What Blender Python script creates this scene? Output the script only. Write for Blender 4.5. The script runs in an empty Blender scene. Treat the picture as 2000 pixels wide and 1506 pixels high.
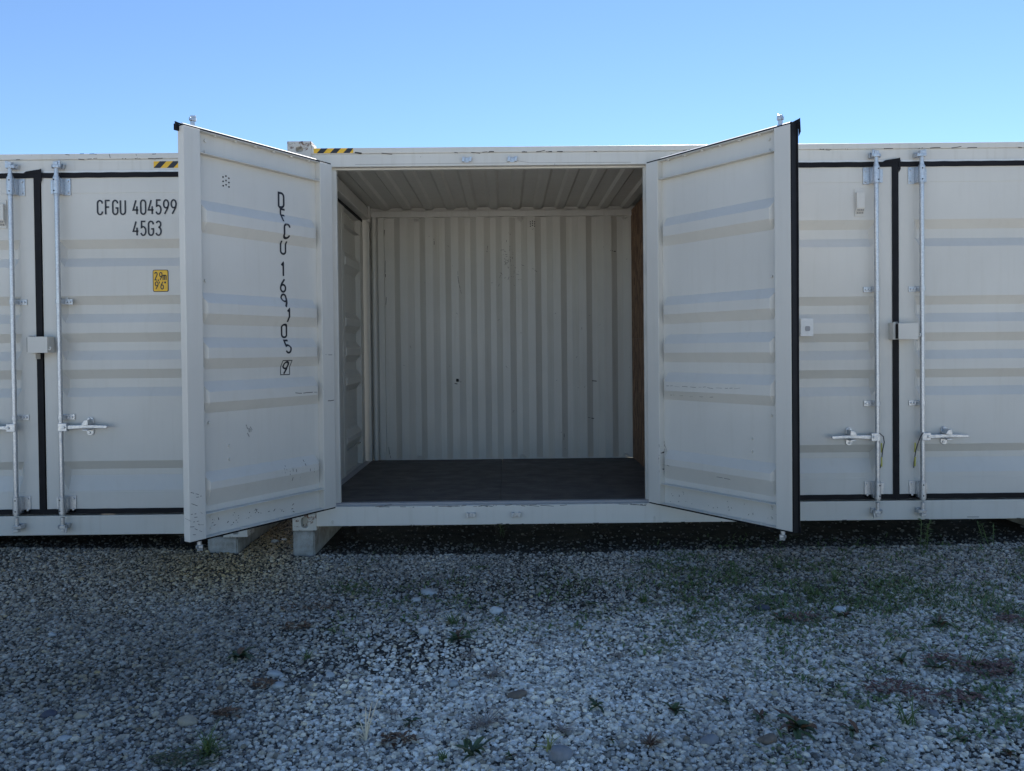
import bpy, bmesh, math, random
import numpy as np
from mathutils import Vector, Matrix, noise as mnoise
random.seed(7)
R = math.radians
scene = bpy.context.scene
COL = scene.collection

# ------------------------------------------------------------------ camera
cam_d = bpy.data.cameras.new('camera'); cam = bpy.data.objects.new('camera', cam_d); COL.objects.link(cam)
CX, CY, CZ = 1.6242, -5.8156, 1.3317
pit, yaw, rol = -0.0136, 0.0046, -0.0104
fw = Vector((math.sin(yaw)*math.cos(pit), math.cos(yaw)*math.cos(pit), math.sin(pit)))
rt = fw.cross(Vector((0, 0, 1))).normalized(); up = rt.cross(fw)
r2 = math.cos(rol)*rt+math.sin(rol)*up; u2 = -math.sin(rol)*rt+math.cos(rol)*up
m = Matrix(((r2.x, u2.x, -fw.x, CX), (r2.y, u2.y, -fw.y, CY), (r2.z, u2.z, -fw.z, CZ), (0, 0, 0, 1)))
cam.matrix_world = m
cam_d.sensor_width = 36; cam_d.lens = 1523.7/2000*36
cam_d.shift_y = -(753-704.36)/2000
cam_d.clip_start = 0.05; cam_d.clip_end = 2000
scene.camera = cam
scene.render.resolution_x = 1024; scene.render.resolution_y = 771

# ------------------------------------------------------------------ light
SUN_EL, SUN_AZ = 42.0, 19.0         # degrees; azimuth from +Y (behind the containers) towards +X
world = bpy.data.worlds.new('World'); scene.world = world; world.use_nodes = True
wn = world.node_tree; bg = wn.nodes['Background']
sky = wn.nodes.new('ShaderNodeTexSky'); sky.sky_type = 'NISHITA'; sky.sun_disc = False
sky.sun_elevation = R(SUN_EL); sky.sun_rotation = R(SUN_AZ)
sky.altitude = 100; sky.air_density = 1.0; sky.dust_density = 0.0; sky.ozone_density = 6.0
wn.links.new(sky.outputs[0], bg.inputs[0]); bg.inputs[1].default_value = 0.062
sd = bpy.data.lights.new('sun', 'SUN'); sd.energy = 4.6; sd.angle = R(0.53); sd.color = (1.0, 0.95, 0.88)
sun = bpy.data.objects.new('sun', sd); COL.objects.link(sun)
sv = Vector((math.sin(R(SUN_AZ))*math.cos(R(SUN_EL)), math.cos(R(SUN_AZ))*math.cos(R(SUN_EL)), math.sin(R(SUN_EL))))
sun.rotation_euler = sv.to_track_quat('Z', 'Y').to_euler()
sun.location = (3, 8, 9)
vs = scene.view_settings
vs.view_transform = 'Standard'; vs.look = 'None'; vs.gamma = 1; vs.use_curve_mapping = False
vs.exposure = 1.5

# ------------------------------------------------------------------ materials
def newmat(name):
    ma = bpy.data.materials.new(name); ma.use_nodes = True
    return ma, ma.node_tree, ma.node_tree.nodes['Principled BSDF']
def N(t, k, **kw):
    n = t.nodes.new(k)
    for a, b in kw.items(): setattr(n, a, b)
    return n
def ramp(t, fac, stops):
    r = N(t, 'ShaderNodeValToRGB'); e = r.color_ramp.elements
    while len(e) < len(stops): e.new(0.5)
    for i, (p, c) in enumerate(stops):
        e[i].position = p; e[i].color = (*c, 1) if len(c) == 3 else c
    t.links.new(fac, r.inputs[0]); return r.outputs[0]
def noise(t, vec, scale, detail=4, rough=.55, dist=0):
    n = N(t, 'ShaderNodeTexNoise'); n.inputs['Scale'].default_value = scale
    n.inputs['Detail'].default_value = detail; n.inputs['Roughness'].default_value = rough
    n.inputs['Distortion'].default_value = dist
    t.links.new(vec, n.inputs['Vector']); return n.outputs['Fac']
def coords(t, scale=(1, 1, 1), kind='Object'):
    tc = N(t, 'ShaderNodeTexCoord'); mp = N(t, 'ShaderNodeMapping'); mp.inputs['Scale'].default_value = scale
    t.links.new(tc.outputs[kind], mp.inputs[0]); return mp.outputs[0]
def mix(t, f, a, b, mode='MIX'):
    n = N(t, 'ShaderNodeMix', data_type='RGBA', blend_type=mode)
    for s, v in ((n.inputs[0], f), (n.inputs[6], a), (n.inputs[7], b)):
        if hasattr(v, 'default_value'): t.links.new(v, s)
        elif isinstance(v, (int, float)): s.default_value = v
        else: s.default_value = (*v, 1)
    return n.outputs[2]
def bump(t, bsdf, h, strength, dist=.01):
    b = N(t, 'ShaderNodeBump'); b.inputs['Strength'].default_value = strength; b.inputs['Distance'].default_value = dist
    t.links.new(h, b.inputs['Height']); t.links.new(b.outputs[0], bsdf.inputs['Normal'])

def paint(name, base, grime=.10, chips=.0, rough=.42, rust=0.0):
    ma, t, b = newmat(name)
    v = coords(t); vst = coords(t, (7, 7, .5))
    big = noise(t, v, 1.3, 5); streak = noise(t, vst, 3.0, 5, .6); fine = noise(t, v, 60, 3)
    d = tuple(c*.80 for c in base); l = tuple(min(1, c*1.04) for c in base)
    c = ramp(t, big, [(.3, tuple(x*.93 for x in base)), (.7, l)])
    g = ramp(t, streak, [(.52, (0, 0, 0)), (.78, (1, 1, 1))])
    gm = N(t, 'ShaderNodeMath', operation='MULTIPLY'); t.links.new(g, gm.inputs[0]); gm.inputs[1].default_value = grime*5
    c = mix(t, gm.outputs[0], c, (d[0], d[1]*.97, d[2]*.9))
    if chips > 0:
        ch = noise(t, v, 26, 6, .7, .4)
        cm = ramp(t, ch, [(1-chips-.012, (0, 0, 0)), (1-chips, (1, 1, 1))])
        c = mix(t, cm, c, (.055, .035, .025))
    if rust > 0:
        rn = noise(t, v, 13, 8, .72, .8)
        rm = ramp(t, rn, [(1-rust-.06, (0, 0, 0)), (1-rust, (1, 1, 1))])
        rc = ramp(t, noise(t, v, 70, 4), [(.35, (.05, .022, .014)), (.65, (.20, .085, .035))])
        c = mix(t, rm, c, rc)
    t.links.new(c, b.inputs['Base Color'])
    rr = ramp(t, fine, [(.3, (rough-.05,)*3), (.7, (rough+.10,)*3)]); t.links.new(rr, b.inputs['Roughness'])
    bump(t, b, mixh(t, noise(t, v, 5, 2), noise(t, v, 220, 2), .06), .28, .014)
    return ma
def mixh(t, a, b, f):
    n = N(t, 'ShaderNodeMix', data_type='FLOAT'); n.inputs[0].default_value = f
    t.links.new(a, n.inputs[2]); t.links.new(b, n.inputs[3]); return n.outputs[0]

M = {}
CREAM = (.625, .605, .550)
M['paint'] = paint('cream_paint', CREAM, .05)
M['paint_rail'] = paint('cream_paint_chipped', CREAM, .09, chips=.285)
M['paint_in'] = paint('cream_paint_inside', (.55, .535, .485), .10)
M['paint_old'] = paint('cream_paint_rusted', (.55, .53, .48), .10, rust=.405)
M['steel_grey'] = paint('grey_primer', (.30, .30, .31), .1)

ma, t, b = newmat('black_rubber'); v = coords(t)
t.links.new(ramp(t, noise(t, v, 9, 4), [(.3, (.004, .004, .0055)), (.75, (.010, .010, .013))]), b.inputs['Base Color'])
b.inputs['Roughness'].default_value = .65; b.inputs['Specular IOR Level'].default_value = .25; bump(t, b, noise(t, v, 90, 3), .2, .003); M['rubber'] = ma

ma, t, b = newmat('galvanised_steel'); v = coords(t)
vo = N(t, 'ShaderNodeTexVoronoi'); vo.inputs['Scale'].default_value = 95; t.links.new(v, vo.inputs['Vector'])
t.links.new(ramp(t, vo.outputs['Distance'], [(.1, (.62, .64, .66)), (.7, (.50, .52, .545))]), b.inputs['Base Color'])
b.inputs['Metallic'].default_value = .88
t.links.new(ramp(t, noise(t, v, 40, 4), [(.3, (.30,)*3), (.7, (.52,)*3)]), b.inputs['Roughness'])
bump(t, b, noise(t, v, 30, 2), .08, .002); M['galv'] = ma
ma, t, b = newmat('dull_dark_steel'); b.inputs['Base Color'].default_value = (.05, .05, .055, 1); b.inputs['Roughness'].default_value = .6
b.inputs['Metallic'].default_value = .3; M['dark'] = ma
def flat(name, c, rough=.5):
    ma, t, b = newmat(name); v = coords(t)
    t.links.new(ramp(t, noise(t, v, 35, 4), [(.3, tuple(x*.88 for x in c)), (.7, c)]), b.inputs['Base Color'])
    b.inputs['Roughness'].default_value = rough; M[name] = ma; return ma
flat('black_decal', (.016, .017, .024), .45); flat('yellow_decal', (.86, .50, .03), .45)
flat('white_plastic', (.72, .72, .70), .35); flat('scuff', (.06, .055, .05), .7); flat('scuff_light', (.30, .29, .27), .7)
flat('yellow_tie', (.55, .52, .12), .5); flat('hole_black', (.006, .006, .006), .9)

# plywood floor
ma, t, b = newmat('plywood_floor'); v = coords(t, (1, 14, 1)); v0 = coords(t)
g = noise(t, v, 3.5, 6, .65, .3)
c = ramp(t, g, [(.25, (.058, .053, .049)), (.55, (.105, .096, .088)), (.8, (.18, .165, .148))])
sp = noise(t, v0, 34, 2, .5); c = mix(t, ramp(t, sp, [(.735, (0, 0, 0)), (.75, (1, 1, 1))]), c, (.26, .23, .18))
t.links.new(c, b.inputs['Base Color']); t.links.new(ramp(t, noise(t, v0, 6, 4), [(.3, (.5,)*3), (.7, (.75,)*3)]), b.inputs['Roughness'])
b.inputs['Specular IOR Level'].default_value = .25
bump(t, b, g, .3, .004); M['ply'] = ma
# OSB
ma, t, b = newmat('oriented_strand_board'); v = coords(t, (1, 1, 1))
vo = N(t, 'ShaderNodeTexVoronoi', feature='F1'); vo.inputs['Scale'].default_value = 15; vo.inputs['Randomness'].default_value = 1
mp = N(t, 'ShaderNodeMapping'); mp.inputs['Scale'].default_value = (1, 2.2, .7); mp.inputs['Rotation'].default_value = (.7, 0, 0)
t.links.new(v, mp.inputs[0]); t.links.new(mp.outputs[0], vo.inputs['Vector'])
hs = N(t, 'ShaderNodeSeparateColor'); t.links.new(vo.outputs['Color'], hs.inputs[0])
c = ramp(t, hs.outputs[0], [(0, (.085, .045, .024)), (.5, (.20, .115, .062)), (1, (.38, .24, .14))])
c = mix(t, .35, c, ramp(t, noise(t, v, 55, 4, .6, 1), [(.35, (.05, .022, .012)), (.65, (.24, .12, .065))]))
t.links.new(c, b.inputs['Base Color']); b.inputs['Roughness'].default_value = .75; bump(t, b, hs.outputs[1], .35, .003); M['osb'] = ma
# concrete
ma, t, b = newmat('concrete'); v = coords(t)
c = ramp(t, noise(t, v, 7, 7, .7), [(.32, (.20, .185, .155)), (.5, (.34, .33, .30)), (.68, (.47, .465, .44))])
c = mix(t, ramp(t, noise(t, v, 45, 5, .7), [(.62, (0, 0, 0)), (.70, (1, 1, 1))]), c, (.14, .135, .125))
t.links.new(c, b.inputs['Base Color']); b.inputs['Roughness'].default_value = .85
bump(t, b, noise(t, v, 50, 5, .7), .5, .006); M['concrete'] = ma
# stones (tint stored per stone)
def stone_mat(name, use_attr, c=(.4, .4, .4)):
    ma, t, b = newmat(name); v = coords(t)
    fine = ramp(t, noise(t, v, 70 if use_attr else 16, 4, .65), [(.28, (.66,)*3), (.72, (1.12,)*3)])
    if use_attr:
        at = N(t, 'ShaderNodeAttribute'); at.attribute_name = 'tint'; src = at.outputs['Color']
    else: src = c
    t.links.new(mix(t, 1.0, src, fine, 'MULTIPLY'), b.inputs['Base Color'])
    b.inputs['Roughness'].default_value = .75; b.inputs['Specular IOR Level'].default_value = .35
    bump(t, b, noise(t, v, 60, 4, .6), .35, .004); M[name] = ma
stone_mat('gravel_stone', True)
for nm, c in (('stone_white', (.62, .62, .60)), ('stone_grey', (.24, .245, .255)), ('stone_tan', (.40, .34, .25)),
              ('stone_dark', (.085, .085, .105)), ('stone_brown', (.20, .155, .115)), ('stone_pale', (.46, .46, .44))): stone_mat(nm, False, c)
# soil below the stones
ma, t, b = newmat('soil_and_grit'); v = coords(t)
n1 = noise(t, v, .8, 5, .6); n2 = noise(t, v, 9, 5, .65); n3 = noise(t, v, 110, 3, .6)
c = ramp(t, n1, [(.35, (.034, .029, .022)), (.65, (.064, .056, .044))])
c = mix(t, .4, c, ramp(t, n2, [(.3, (.024, .020, .015)), (.7, (.085, .075, .06))]))
vo = N(t, 'ShaderNodeTexVoronoi'); vo.inputs['Scale'].default_value = 75; t.links.new(v, vo.inputs['Vector'])
sc = N(t, 'ShaderNodeSeparateColor'); t.links.new(vo.outputs['Color'], sc.inputs[0])
grit = ramp(t, sc.outputs[0], [(0, (.05, .045, .04)), (.6, (.13, .12, .11)), (1, (.42, .41, .39))])
def patch(cx, cy, rx, ry):
    mp_ = N(t, 'ShaderNodeMapping'); mp_.inputs['Location'].default_value = (-cx/rx, -cy/ry, 0); mp_.inputs['Scale'].default_value = (1/rx, 1/ry, 0)
    t.links.new(v, mp_.inputs[0]); gr = N(t, 'ShaderNodeTexGradient', gradient_type='SPHERICAL'); t.links.new(mp_.outputs[0], gr.inputs[0]); return gr.outputs['Fac']
pa = N(t, 'ShaderNodeMath', operation='ADD'); t.links.new(patch(.35, -2.65, 1.1, .75), pa.inputs[0]); t.links.new(patch(-.55, -3.0, .9, .35), pa.inputs[1])
pb = N(t, 'ShaderNodeMath', operation='ADD'); t.links.new(pa.outputs[0], pb.inputs[0]); t.links.new(ramp(t, noise(t, v, 3.0, 4), [(.45, (0,)*3), (.7, (.35,)*3)]), pb.inputs[1])
c = mix(t, ramp(t, pb.outputs[0], [(.05, (.12,)*3), (.45, (.95,)*3)]), c, grit)
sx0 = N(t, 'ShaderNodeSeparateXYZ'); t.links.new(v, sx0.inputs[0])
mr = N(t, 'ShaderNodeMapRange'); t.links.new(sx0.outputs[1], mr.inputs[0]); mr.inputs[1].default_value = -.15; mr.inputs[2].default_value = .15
c = mix(t, mr.outputs[0], c, ramp(t, n2, [(.3, (.035, .027, .019)), (.7, (.085, .068, .050))]))  # bare moist soil under the containers, with the shade there mixed into its colour
# outside the strip of loose stones the yard is closely packed pale crushed stone
sx = N(t, 'ShaderNodeSeparateXYZ'); t.links.new(v, sx.inputs[0])
def band(sock, lo, hi):
    r_ = N(t, 'ShaderNodeMapRange'); t.links.new(sock, r_.inputs[0]); r_.inputs[1].default_value = lo; r_.inputs[2].default_value = hi; return r_.outputs[0]
mx = N(t, 'ShaderNodeMath', operation='MAXIMUM'); t.links.new(band(sx.outputs[1], -3.05, -3.30), mx.inputs[0]); t.links.new(band(sx.outputs[1], 2.2, 2.8), mx.inputs[1])
c = mix(t, mx.outputs[0], c, ramp(t, sc.outputs[0], [(0, (.28, .27, .25)), (.5, (.44, .43, .41)), (1, (.60, .59, .56))]))
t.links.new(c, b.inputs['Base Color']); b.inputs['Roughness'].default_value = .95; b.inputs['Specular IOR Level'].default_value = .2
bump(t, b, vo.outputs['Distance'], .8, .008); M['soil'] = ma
def leaf(name, a, c, rough=.55):
    ma, t, b = newmat(name); v = coords(t)
    t.links.new(ramp(t, noise(t, v, 18, 4), [(.3, a), (.7, c)]), b.inputs['Base Color'])
    b.inputs['Roughness'].default_value = rough; M[name] = ma
leaf('leaf_green', (.045, .075, .026), (.085, .125, .045)); leaf('leaf_dark', (.032, .050, .022), (.060, .082, .036))
leaf('grass_green', (.060, .100, .026), (.120, .175, .050)); leaf('grass_yellow', (.22, .22, .05), (.34, .32, .09))
leaf('straw', (.55, .45, .30), (.78, .68, .48)); leaf('dry_stem', (.20, .165, .135), (.36, .30, .25))
leaf('red_leaf', (.085, .034, .030), (.15, .062, .050)); leaf('brown_leaf', (.09, .045, .025), (.16, .085, .045))

# ------------------------------------------------------------------ mesh helpers
class MB:
    def __init__(s): s.v = []; s.f = []
    def add(s, vs, fs):
        o = len(s.v); s.v += [tuple(p) for p in vs]; s.f += [tuple(i+o for i in f) for f in fs]; return s
    def box(s, x0, x1, y0, y1, z0, z1):
        return s.add([(x, y, z) for x in (x0, x1) for y in (y0, y1) for z in (z0, z1)],
                     [(0, 1, 3, 2), (4, 6, 7, 5), (0, 4, 5, 1), (2, 3, 7, 6), (0, 2, 6, 4), (1, 5, 7, 3)])
    def prism(s, poly, a, b, axis='y'):
        n = len(poly)
        def P(p, d): return {'y': (p[0], d, p[1]), 'x': (d, p[0], p[1]), 'z': (p[0], p[1], d)}[axis]
        vs = [P(p, a) for p in poly]+[P(p, b) for p in poly]
        return s.add(vs, [tuple(range(n))[::-1], tuple(range(n, 2*n))]+[(i, (i+1) % n, n+(i+1) % n, n+i) for i in range(n)])
    def tube(s, pts, r, n=12, caps=True):
        pts = [Vector(p) for p in pts]; rs = r if isinstance(r, (list, tuple)) else [r]*len(pts)
        vs = []; prev = None
        for i, p in enumerate(pts):
            d = (pts[min(i+1, len(pts)-1)]-pts[max(i-1, 0)]).normalized()
            a = prev if prev else (Vector((0, 0, 1)) if abs(d.z) < .9 else Vector((1, 0, 0)))
            u = (a-d*a.dot(d)).normalized(); w = d.cross(u); prev = u
            vs += [p+(u*math.cos(k*2*math.pi/n)+w*math.sin(k*2*math.pi/n))*rs[i] for k in range(n)]
        fs = [(i*n+k, i*n+(k+1) % n, (i+1)*n+(k+1) % n, (i+1)*n+k) for i in range(len(pts)-1) for k in range(n)]
        if caps: fs += [tuple(range(n))[::-1], tuple(range((len(pts)-1)*n, len(pts)*n))]
        return s.add(vs, fs)
    def strip(s, poly, w):
        return s
    def build(s, name, mat, parent=None, bevel=0, smooth=False, solid=0, loc=None, mirror=False):
        me = bpy.data.meshes.new(name)
        vs = [(-x, y, z) for x, y, z in s.v] if mirror else s.v
        me.from_pydata(vs, [], s.f); me.materials.append(M[mat])
        bm = bmesh.new(); bm.from_mesh(me)
        if not solid: bmesh.ops.recalc_face_normals(bm, faces=bm.faces)
        for f in bm.faces: f.smooth = smooth
        bm.to_mesh(me); bm.free()
        o = bpy.data.objects.new(name, me); COL.objects.link(o)
        if parent: o.parent = parent
        if loc: o.location = loc
        if name in ('scuff_marks', 'paint_chips', 'bolt_heads', 'vent_holes', 'vent_slots', 'edge_scratches', 'rubbed_patch', 'wall_scratches'): o['kind'] = 'stuff'
        if smooth:
            bm = bmesh.new(); bm.from_mesh(me)
            for e in bm.edges:
                if len(e.link_faces) == 2 and e.calc_face_angle(0) > R(42): e.smooth = False
            bm.to_mesh(me); bm.free()
        if solid:
            md = o.modifiers.new('solid', 'SOLIDIFY'); md.thickness = solid; md.offset = 0
        if bevel:
            md = o.modifiers.new('bevel', 'BEVEL'); md.width = bevel; md.segments = 2; md.limit_method = 'ANGLE'; md.angle_limit = R(35)
            md.harden_normals = False
        return o
def tag(o, label=None, cat=None, group=None, kind=None):
    for k, v in (('label', label), ('category', cat), ('group', group), ('kind', kind)):
        if v: o[k] = v
    return o
def empty(name, loc, rz=0, parent=None):
    o = bpy.data.objects.new(name, None); COL.objects.link(o); o.location = loc; o.rotation_euler = (0, 0, rz)
    o.empty_display_size = .1
    if parent: o.parent = parent
    return o

# ------------------------------------------------------------------ ground height
def gz(x, y):
    base = np.interp(x, [-8, -2.5, -1.0, -.4, .1, 1.5, 3.5, 5.5, 9], [-.10, -.10, -.125, -.158, -.195, -.195, -.178, -.155, -.16])
    k = min(1, max(0, (-y-.1)/1.2)); base = base*(1-k)+(-.195+.012*max(-3, min(3, x-1.5))*.6)*k
    if y > 2.2: base -= .0
    return float(base)+.012*mnoise.noise(Vector((x*.9, y*.9, 3.1)))+.005*mnoise.noise(Vector((x*4, y*4, 1.7)))
def px2g(px, py, z=-.2):
    """a ground point of the yard, measured from the photograph"""
    d = fw+r2*((px-1000)/1523.7)-u2*((py-704.36)/1523.7)
    for _ in range(3):
        t = (z-CZ)/d.z; x, y = CX+t*d.x, CY+t*d.y; z = gz(x, y)
    return x, y, z

# ------------------------------------------------------------------ lettering
def arc(cx, cy, rx, ry, a0, a1, n=8):
    return [(cx+rx*math.cos(R(a0+(a1-a0)*i/n)), cy+ry*math.sin(R(a0+(a1-a0)*i/n))) for i in range(n+1)]
W = .44
G = {
 '0': [arc(.22, .78, .22, .22, 90, 180)+arc(.22, .22, .22, .22, 180, 360, 14)+arc(.22, .78, .22, .22, 0, 90)],
 '1': [[(.08, .80), (.24, 1), (.24, 0)]],
 '2': [arc(.22, .78, .22, .22, 170, -20, 12)+[(.02, .02), (.44, .0)]],
 '3': [arc(.22, .79, .20, .21, 160, -90, 12), arc(.20, .29, .24, .29, 90, -155, 14)],
 '4': [[(.26, 1), (0, .30), (.46, .30)], [(.34, .56), (.34, 0)]],
 '5': [[(.42, 1), (.07, 1), (.05, .56)]+arc(.21, .31, .23, .31, 120, -155, 16)],
 '6': [[(.36, 1), (.10, .62)]+arc(.22, .28, .22, .28, 150, 360, 12)+arc(.22, .32, .22, .24, 0, 130, 8)],
 '9': [[(.08, 0), (.34, .38)]+arc(.22, .72, .22, .28, -30, 180, 12)+arc(.22, .68, .22, .24, 180, 310, 8)],
 'C': [arc(.22, .78, .22, .22, 0, 180, 12)+arc(.22, .22, .22, .22, 180, 360, 12)],
 'G': [arc(.22, .78, .22, .22, 0, 180, 12)+arc(.22, .22, .22, .22, 180, 360, 12)+[(.44, .46), (.24, .46)]],
 'D': [[(.03, 0), (.03, 1)]+arc(.22, .76, .22, .24, 90, 0, 6)+arc(.22, .24, .22, .24, 0, -90, 6)+[(.03, 0)]],
 'F': [[(.42, 1), (.04, 1), (.04, 0)], [(.04, .53), (.36, .53)]],
 'U': [[(0, 1)]+arc(.22, .22, .22, .22, 180, 360, 12)+[(.44, 1)]],
 'm': [[(0, 0), (0, .62)]+arc(.14, .48, .14, .16, 180, 0, 8)+[(.28, 0)], [(.28, .45)]+arc(.42, .48, .14, .16, 180, 0, 8)+[(.56, 0)]],
 ',': [[(.06, .08), (.02, -.16)]], "'": [[(.05, 1.02), (.05, .78)]], '"': [[(.03, 1.02), (.03, .78)], [(.17, 1.02), (.17, .78)]]}
GW = {'m': .56, ',': .08, "'": .10, '"': .2, '1': .34}
def ribbon(mb, pl, th, fn, step):
    pts = [Vector((pl[0][0], pl[0][1]))]; q = [Vector(p) for p in pl]
    out = [q[0]]
    for a, b in zip(q, q[1:]):
        n = max(1, int((b-a).length/step+.5))
        out += [a+(b-a)*(i/n) for i in range(1, n+1)]
    L = []; 
    for i, p in enumerate(out):
        d1 = (out[i]-out[i-1]).normalized() if i else None
        d2 = (out[i+1]-out[i]).normalized() if i < len(out)-1 else None
        d = (d1 if d2 is None else d2 if d1 is None else (d1+d2))
        if d.length < 1e-6: d = d2
        d = d.normalized(); nrm = Vector((-d.y, d.x)); k = 1
        if d1 and d2: k = 1/max(.55, nrm.dot(Vector((-d1.y, d1.x))))
        e = (d*(-th/2 if i == 0 else th/2 if i == len(out)-1 else 0))*.0
        L.append((p+nrm*th/2*k+e, p-nrm*th/2*k+e))
    vs = []; [vs.extend((fn(a.x, a.y), fn(b.x, b.y))) for a, b in L]
    mb.add(vs, [(2*i, 2*i+1, 2*i+3, 2*i+2) for i in range(len(L)-1)])
def text(mb, s, x, z, h, wscale, fn, gap=.17, th=.105, step=.006):
    cx = x
    for ch in s:
        if ch != ' ':
            for pl in G[ch]: ribbon(mb, [(cx+p[0]*h*wscale, z+p[1]*h) for p in pl], th*h, fn, step)
        cx += (GW.get(ch, W)*wscale+gap)*h if ch != ' ' else .36*h
    return cx-gap*h
def text_w(s, h, wscale, gap=.17):
    return sum((GW.get(c, W)*wscale+gap)*h if c != ' ' else .36*h for c in s)-gap*h

# ------------------------------------------------------------------ door leaf
LEAF = 1.215; Z0, Z1 = .198, 2.692
PROF_A = [(2.275, 2.208, 2.138, 2.073), (1.705, 1.640, 1.576, 1.508), (1.430, 1.365, 1.300, 1.232), (1.157, 1.092, 1.027, .960), (.597, .535, .490, .385)]
PROF_B = [(2.213, 2.148, 2.078, 2.012), (1.798, 1.733, 1.666, 1.598), (1.523, 1.455, 1.392, 1.322), (1.254, 1.184, 1.118, 1.052), (.576, .512, .465, .356)]
PD = .041
def depth(prof, z):
    for a, b, c, d in prof:
        if d <= z <= a:
            if z > b: return PD*(a-z)/(a-b)
            if z >= c: return PD
            return PD*(z-d)/(c-d)
    return 0
def door(parent, pin, rot, mirror, prof, side, hz, full_edge, lock=False, vent=False, seal=False, label=None, cam_up=0, fin=.042, cs=1):
    """pin = hinge line; leaf runs along +x (or -x when mirror); outer face y=.045, inner face y=.10"""
    Y = .045; sg = -1 if mirror else 1
    # the frame is the door's own mesh
    f = MB()
    f.box(0, .115, Y, Y+.055, Z0, Z1); f.box(LEAF-.115, LEAF, Y, Y+.055, Z0, Z1)
    for a, b2 in ((Z1-.140, Z1), (Z0, Z0+.150)):
        f.box(.1152, LEAF-.1152, Y+.0015, Y+.0065, a, b2)
        f.box(.1152, LEAF-.1152, Y+.0067, Y+.050, b2-.006, b2-.0005); f.box(.1152, LEAF-.1152, Y+.0067, Y+.050, a+.0005, a+.006)
    d = f.build('door', 'paint', parent, bevel=.003, mirror=mirror); d.location = pin; d.rotation_euler = (0, 0, rot)
    if label: d['label'] = label
    # pressed panel with horizontal ribs
    p = MB(); zs = [Z0+.150]+sorted([z for g in prof for z in g])+[Z1-.140]
    ss = [.1155, .118, .160, LEAF-.160, LEAF-.118, LEAF-.1155]
    vs = [(s, Y+.005+(depth(prof, z) if 2 <= i <= 3 else 0), z) for z in zs for i, s in enumerate(ss)]
    n = len(ss)
    p.add(vs, [(j*n+i, j*n+i+1, (j+1)*n+i+1, (j+1)*n+i) for j in range(len(zs)-1) for i in range(n-1)])
    p.build('panel', 'paint', d, solid=.003, mirror=mirror)
    # gasket: lip all round on the outside, fin between the leaves
    g = MB(); w = .034
    jit = lambda k: .0018*math.sin(k*3.1+parent.location.x)
    for zz, sgn in ((Z1, 1), (Z0, -1)):
        pts = 14; xs = [-.02+(LEAF+.040)*k/pts for k in range(pts+1)]
        inn = [(x, zz-sgn*(.026+jit(k))) for k, x in enumerate(xs)]; out = [(x, zz+sgn*(.011+jit(k+5))) for k, x in enumerate(xs)]
        g.prism(inn+out[::-1] if sgn < 0 else out+inn[::-1], Y-.008, Y-.0008)
        g.box(.004, LEAF-.004, Y-.0005, Y+.050, *(sorted((zz+sgn*.0004, zz+sgn*.009))))
    g.box(-.018, .012, Y-.0075, Y-.001, Z0-.002, Z1+.002)
    if full_edge:
        g.prism([(LEAF-.004, Z0-.008), (LEAF+fin, Z0-.008), (LEAF+fin-.002, 1.2), (LEAF+fin+.001, 2.0), (LEAF+fin, Z1+.01), (LEAF-.004, Z1+.01)], Y-.009, Y-.001)
        g.box(LEAF+.0006, LEAF+min(.018, fin*.6), Y-.0008, Y+.052, Z0-.008, Z1+.010)
        if fin > .02: g.box(LEAF+.0185, LEAF+.026, Y-.0005, Y+.016, Z0-.006, Z1+.006)
        g.prism([(LEAF-.075, Z1+.010), (LEAF-.055, Z1+.022), (LEAF+fin, Z1+.036), (LEAF+fin+.012, Z1+.040), (LEAF+fin+.016, Z1-.045), (LEAF+fin+.002, Z1-.07), (LEAF+fin+.0005, Z1-.02), (LEAF+fin+.0002, Z1+.008)], Y-.0120, Y-.0092)
    else:
        g.prism([(LEAF-.05, Z1+.0115), (LEAF+.026, Z1+.022), (LEAF+.020, Z1-.03), (LEAF+.0006, Z1-.03), (LEAF+.0006, Z1+.0112)], Y+.010, Y+.018)
    g.build('gasket', 'rubber', d, mirror=mirror)
    # retaining strip that crowns the gasket (slope added and shaped to catch the sun)
    s2 = MB(); s2.prism([(Y-.0006, Z1+.0115), (Y+.036, Z1+.0115), (Y+.018, Z1+.024), (Y-.0006, Z1+.026)], .12, LEAF-.02, 'x')
    s2.build('gasket_strip', 'white_plastic', d, mirror=mirror)
    # hinges
    for hzv in (.40, .95, 1.46, 1.95, 2.48):
        h = MB(); h.tube([(0, .0, hzv-.06), (0, 0, hzv+.06)], .013, 12); h.box(.004, .075, .036, .0440, hzv-.045, hzv+.045)
        h.prism([(.002, .012), (.012, -.004), (.030, .0362), (.012, .0362)], hzv-.045, hzv+.045, 'z')
        h.build('hinge', 'paint', d, bevel=.0015, mirror=mirror)
    # locking bar
    sx = LEAF+.023-.168; RY = Y-.055
    r = MB(); r.tube([(sx, RY, Z0+.01), (sx, RY, Z1-.01)], .0165, 16)
    r.build('locking_bar', 'galv', d, smooth=True, mirror=mirror)
    fl = side*sg     # side of the flange in leaf coordinates
    for z in (2.598, .262):
        k = MB(); k.box(min(sx+fl*.028, sx+fl*.075), max(sx+fl*.028, sx+fl*.075), Y-.008, Y-.0005, z-.062, z+.062)
        k.box(sx-.028, sx+.028, RY+.010, Y-.002, z-.058, z+.058); k.tube([(sx, RY, z-.062), (sx, RY, z+.062)], .0245, 16)
        k.tube([(sx, RY, z-.072), (sx, RY, z-.062)], .020, 14); k.tube([(sx, RY, z+.0620), (sx, RY, z+.072)], .020, 14)
        k.box(sx-fl*.052-.010, sx-fl*.052+.024*1-.004, Y-.007, Y-.0005, z-.05, z+.05)
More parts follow.
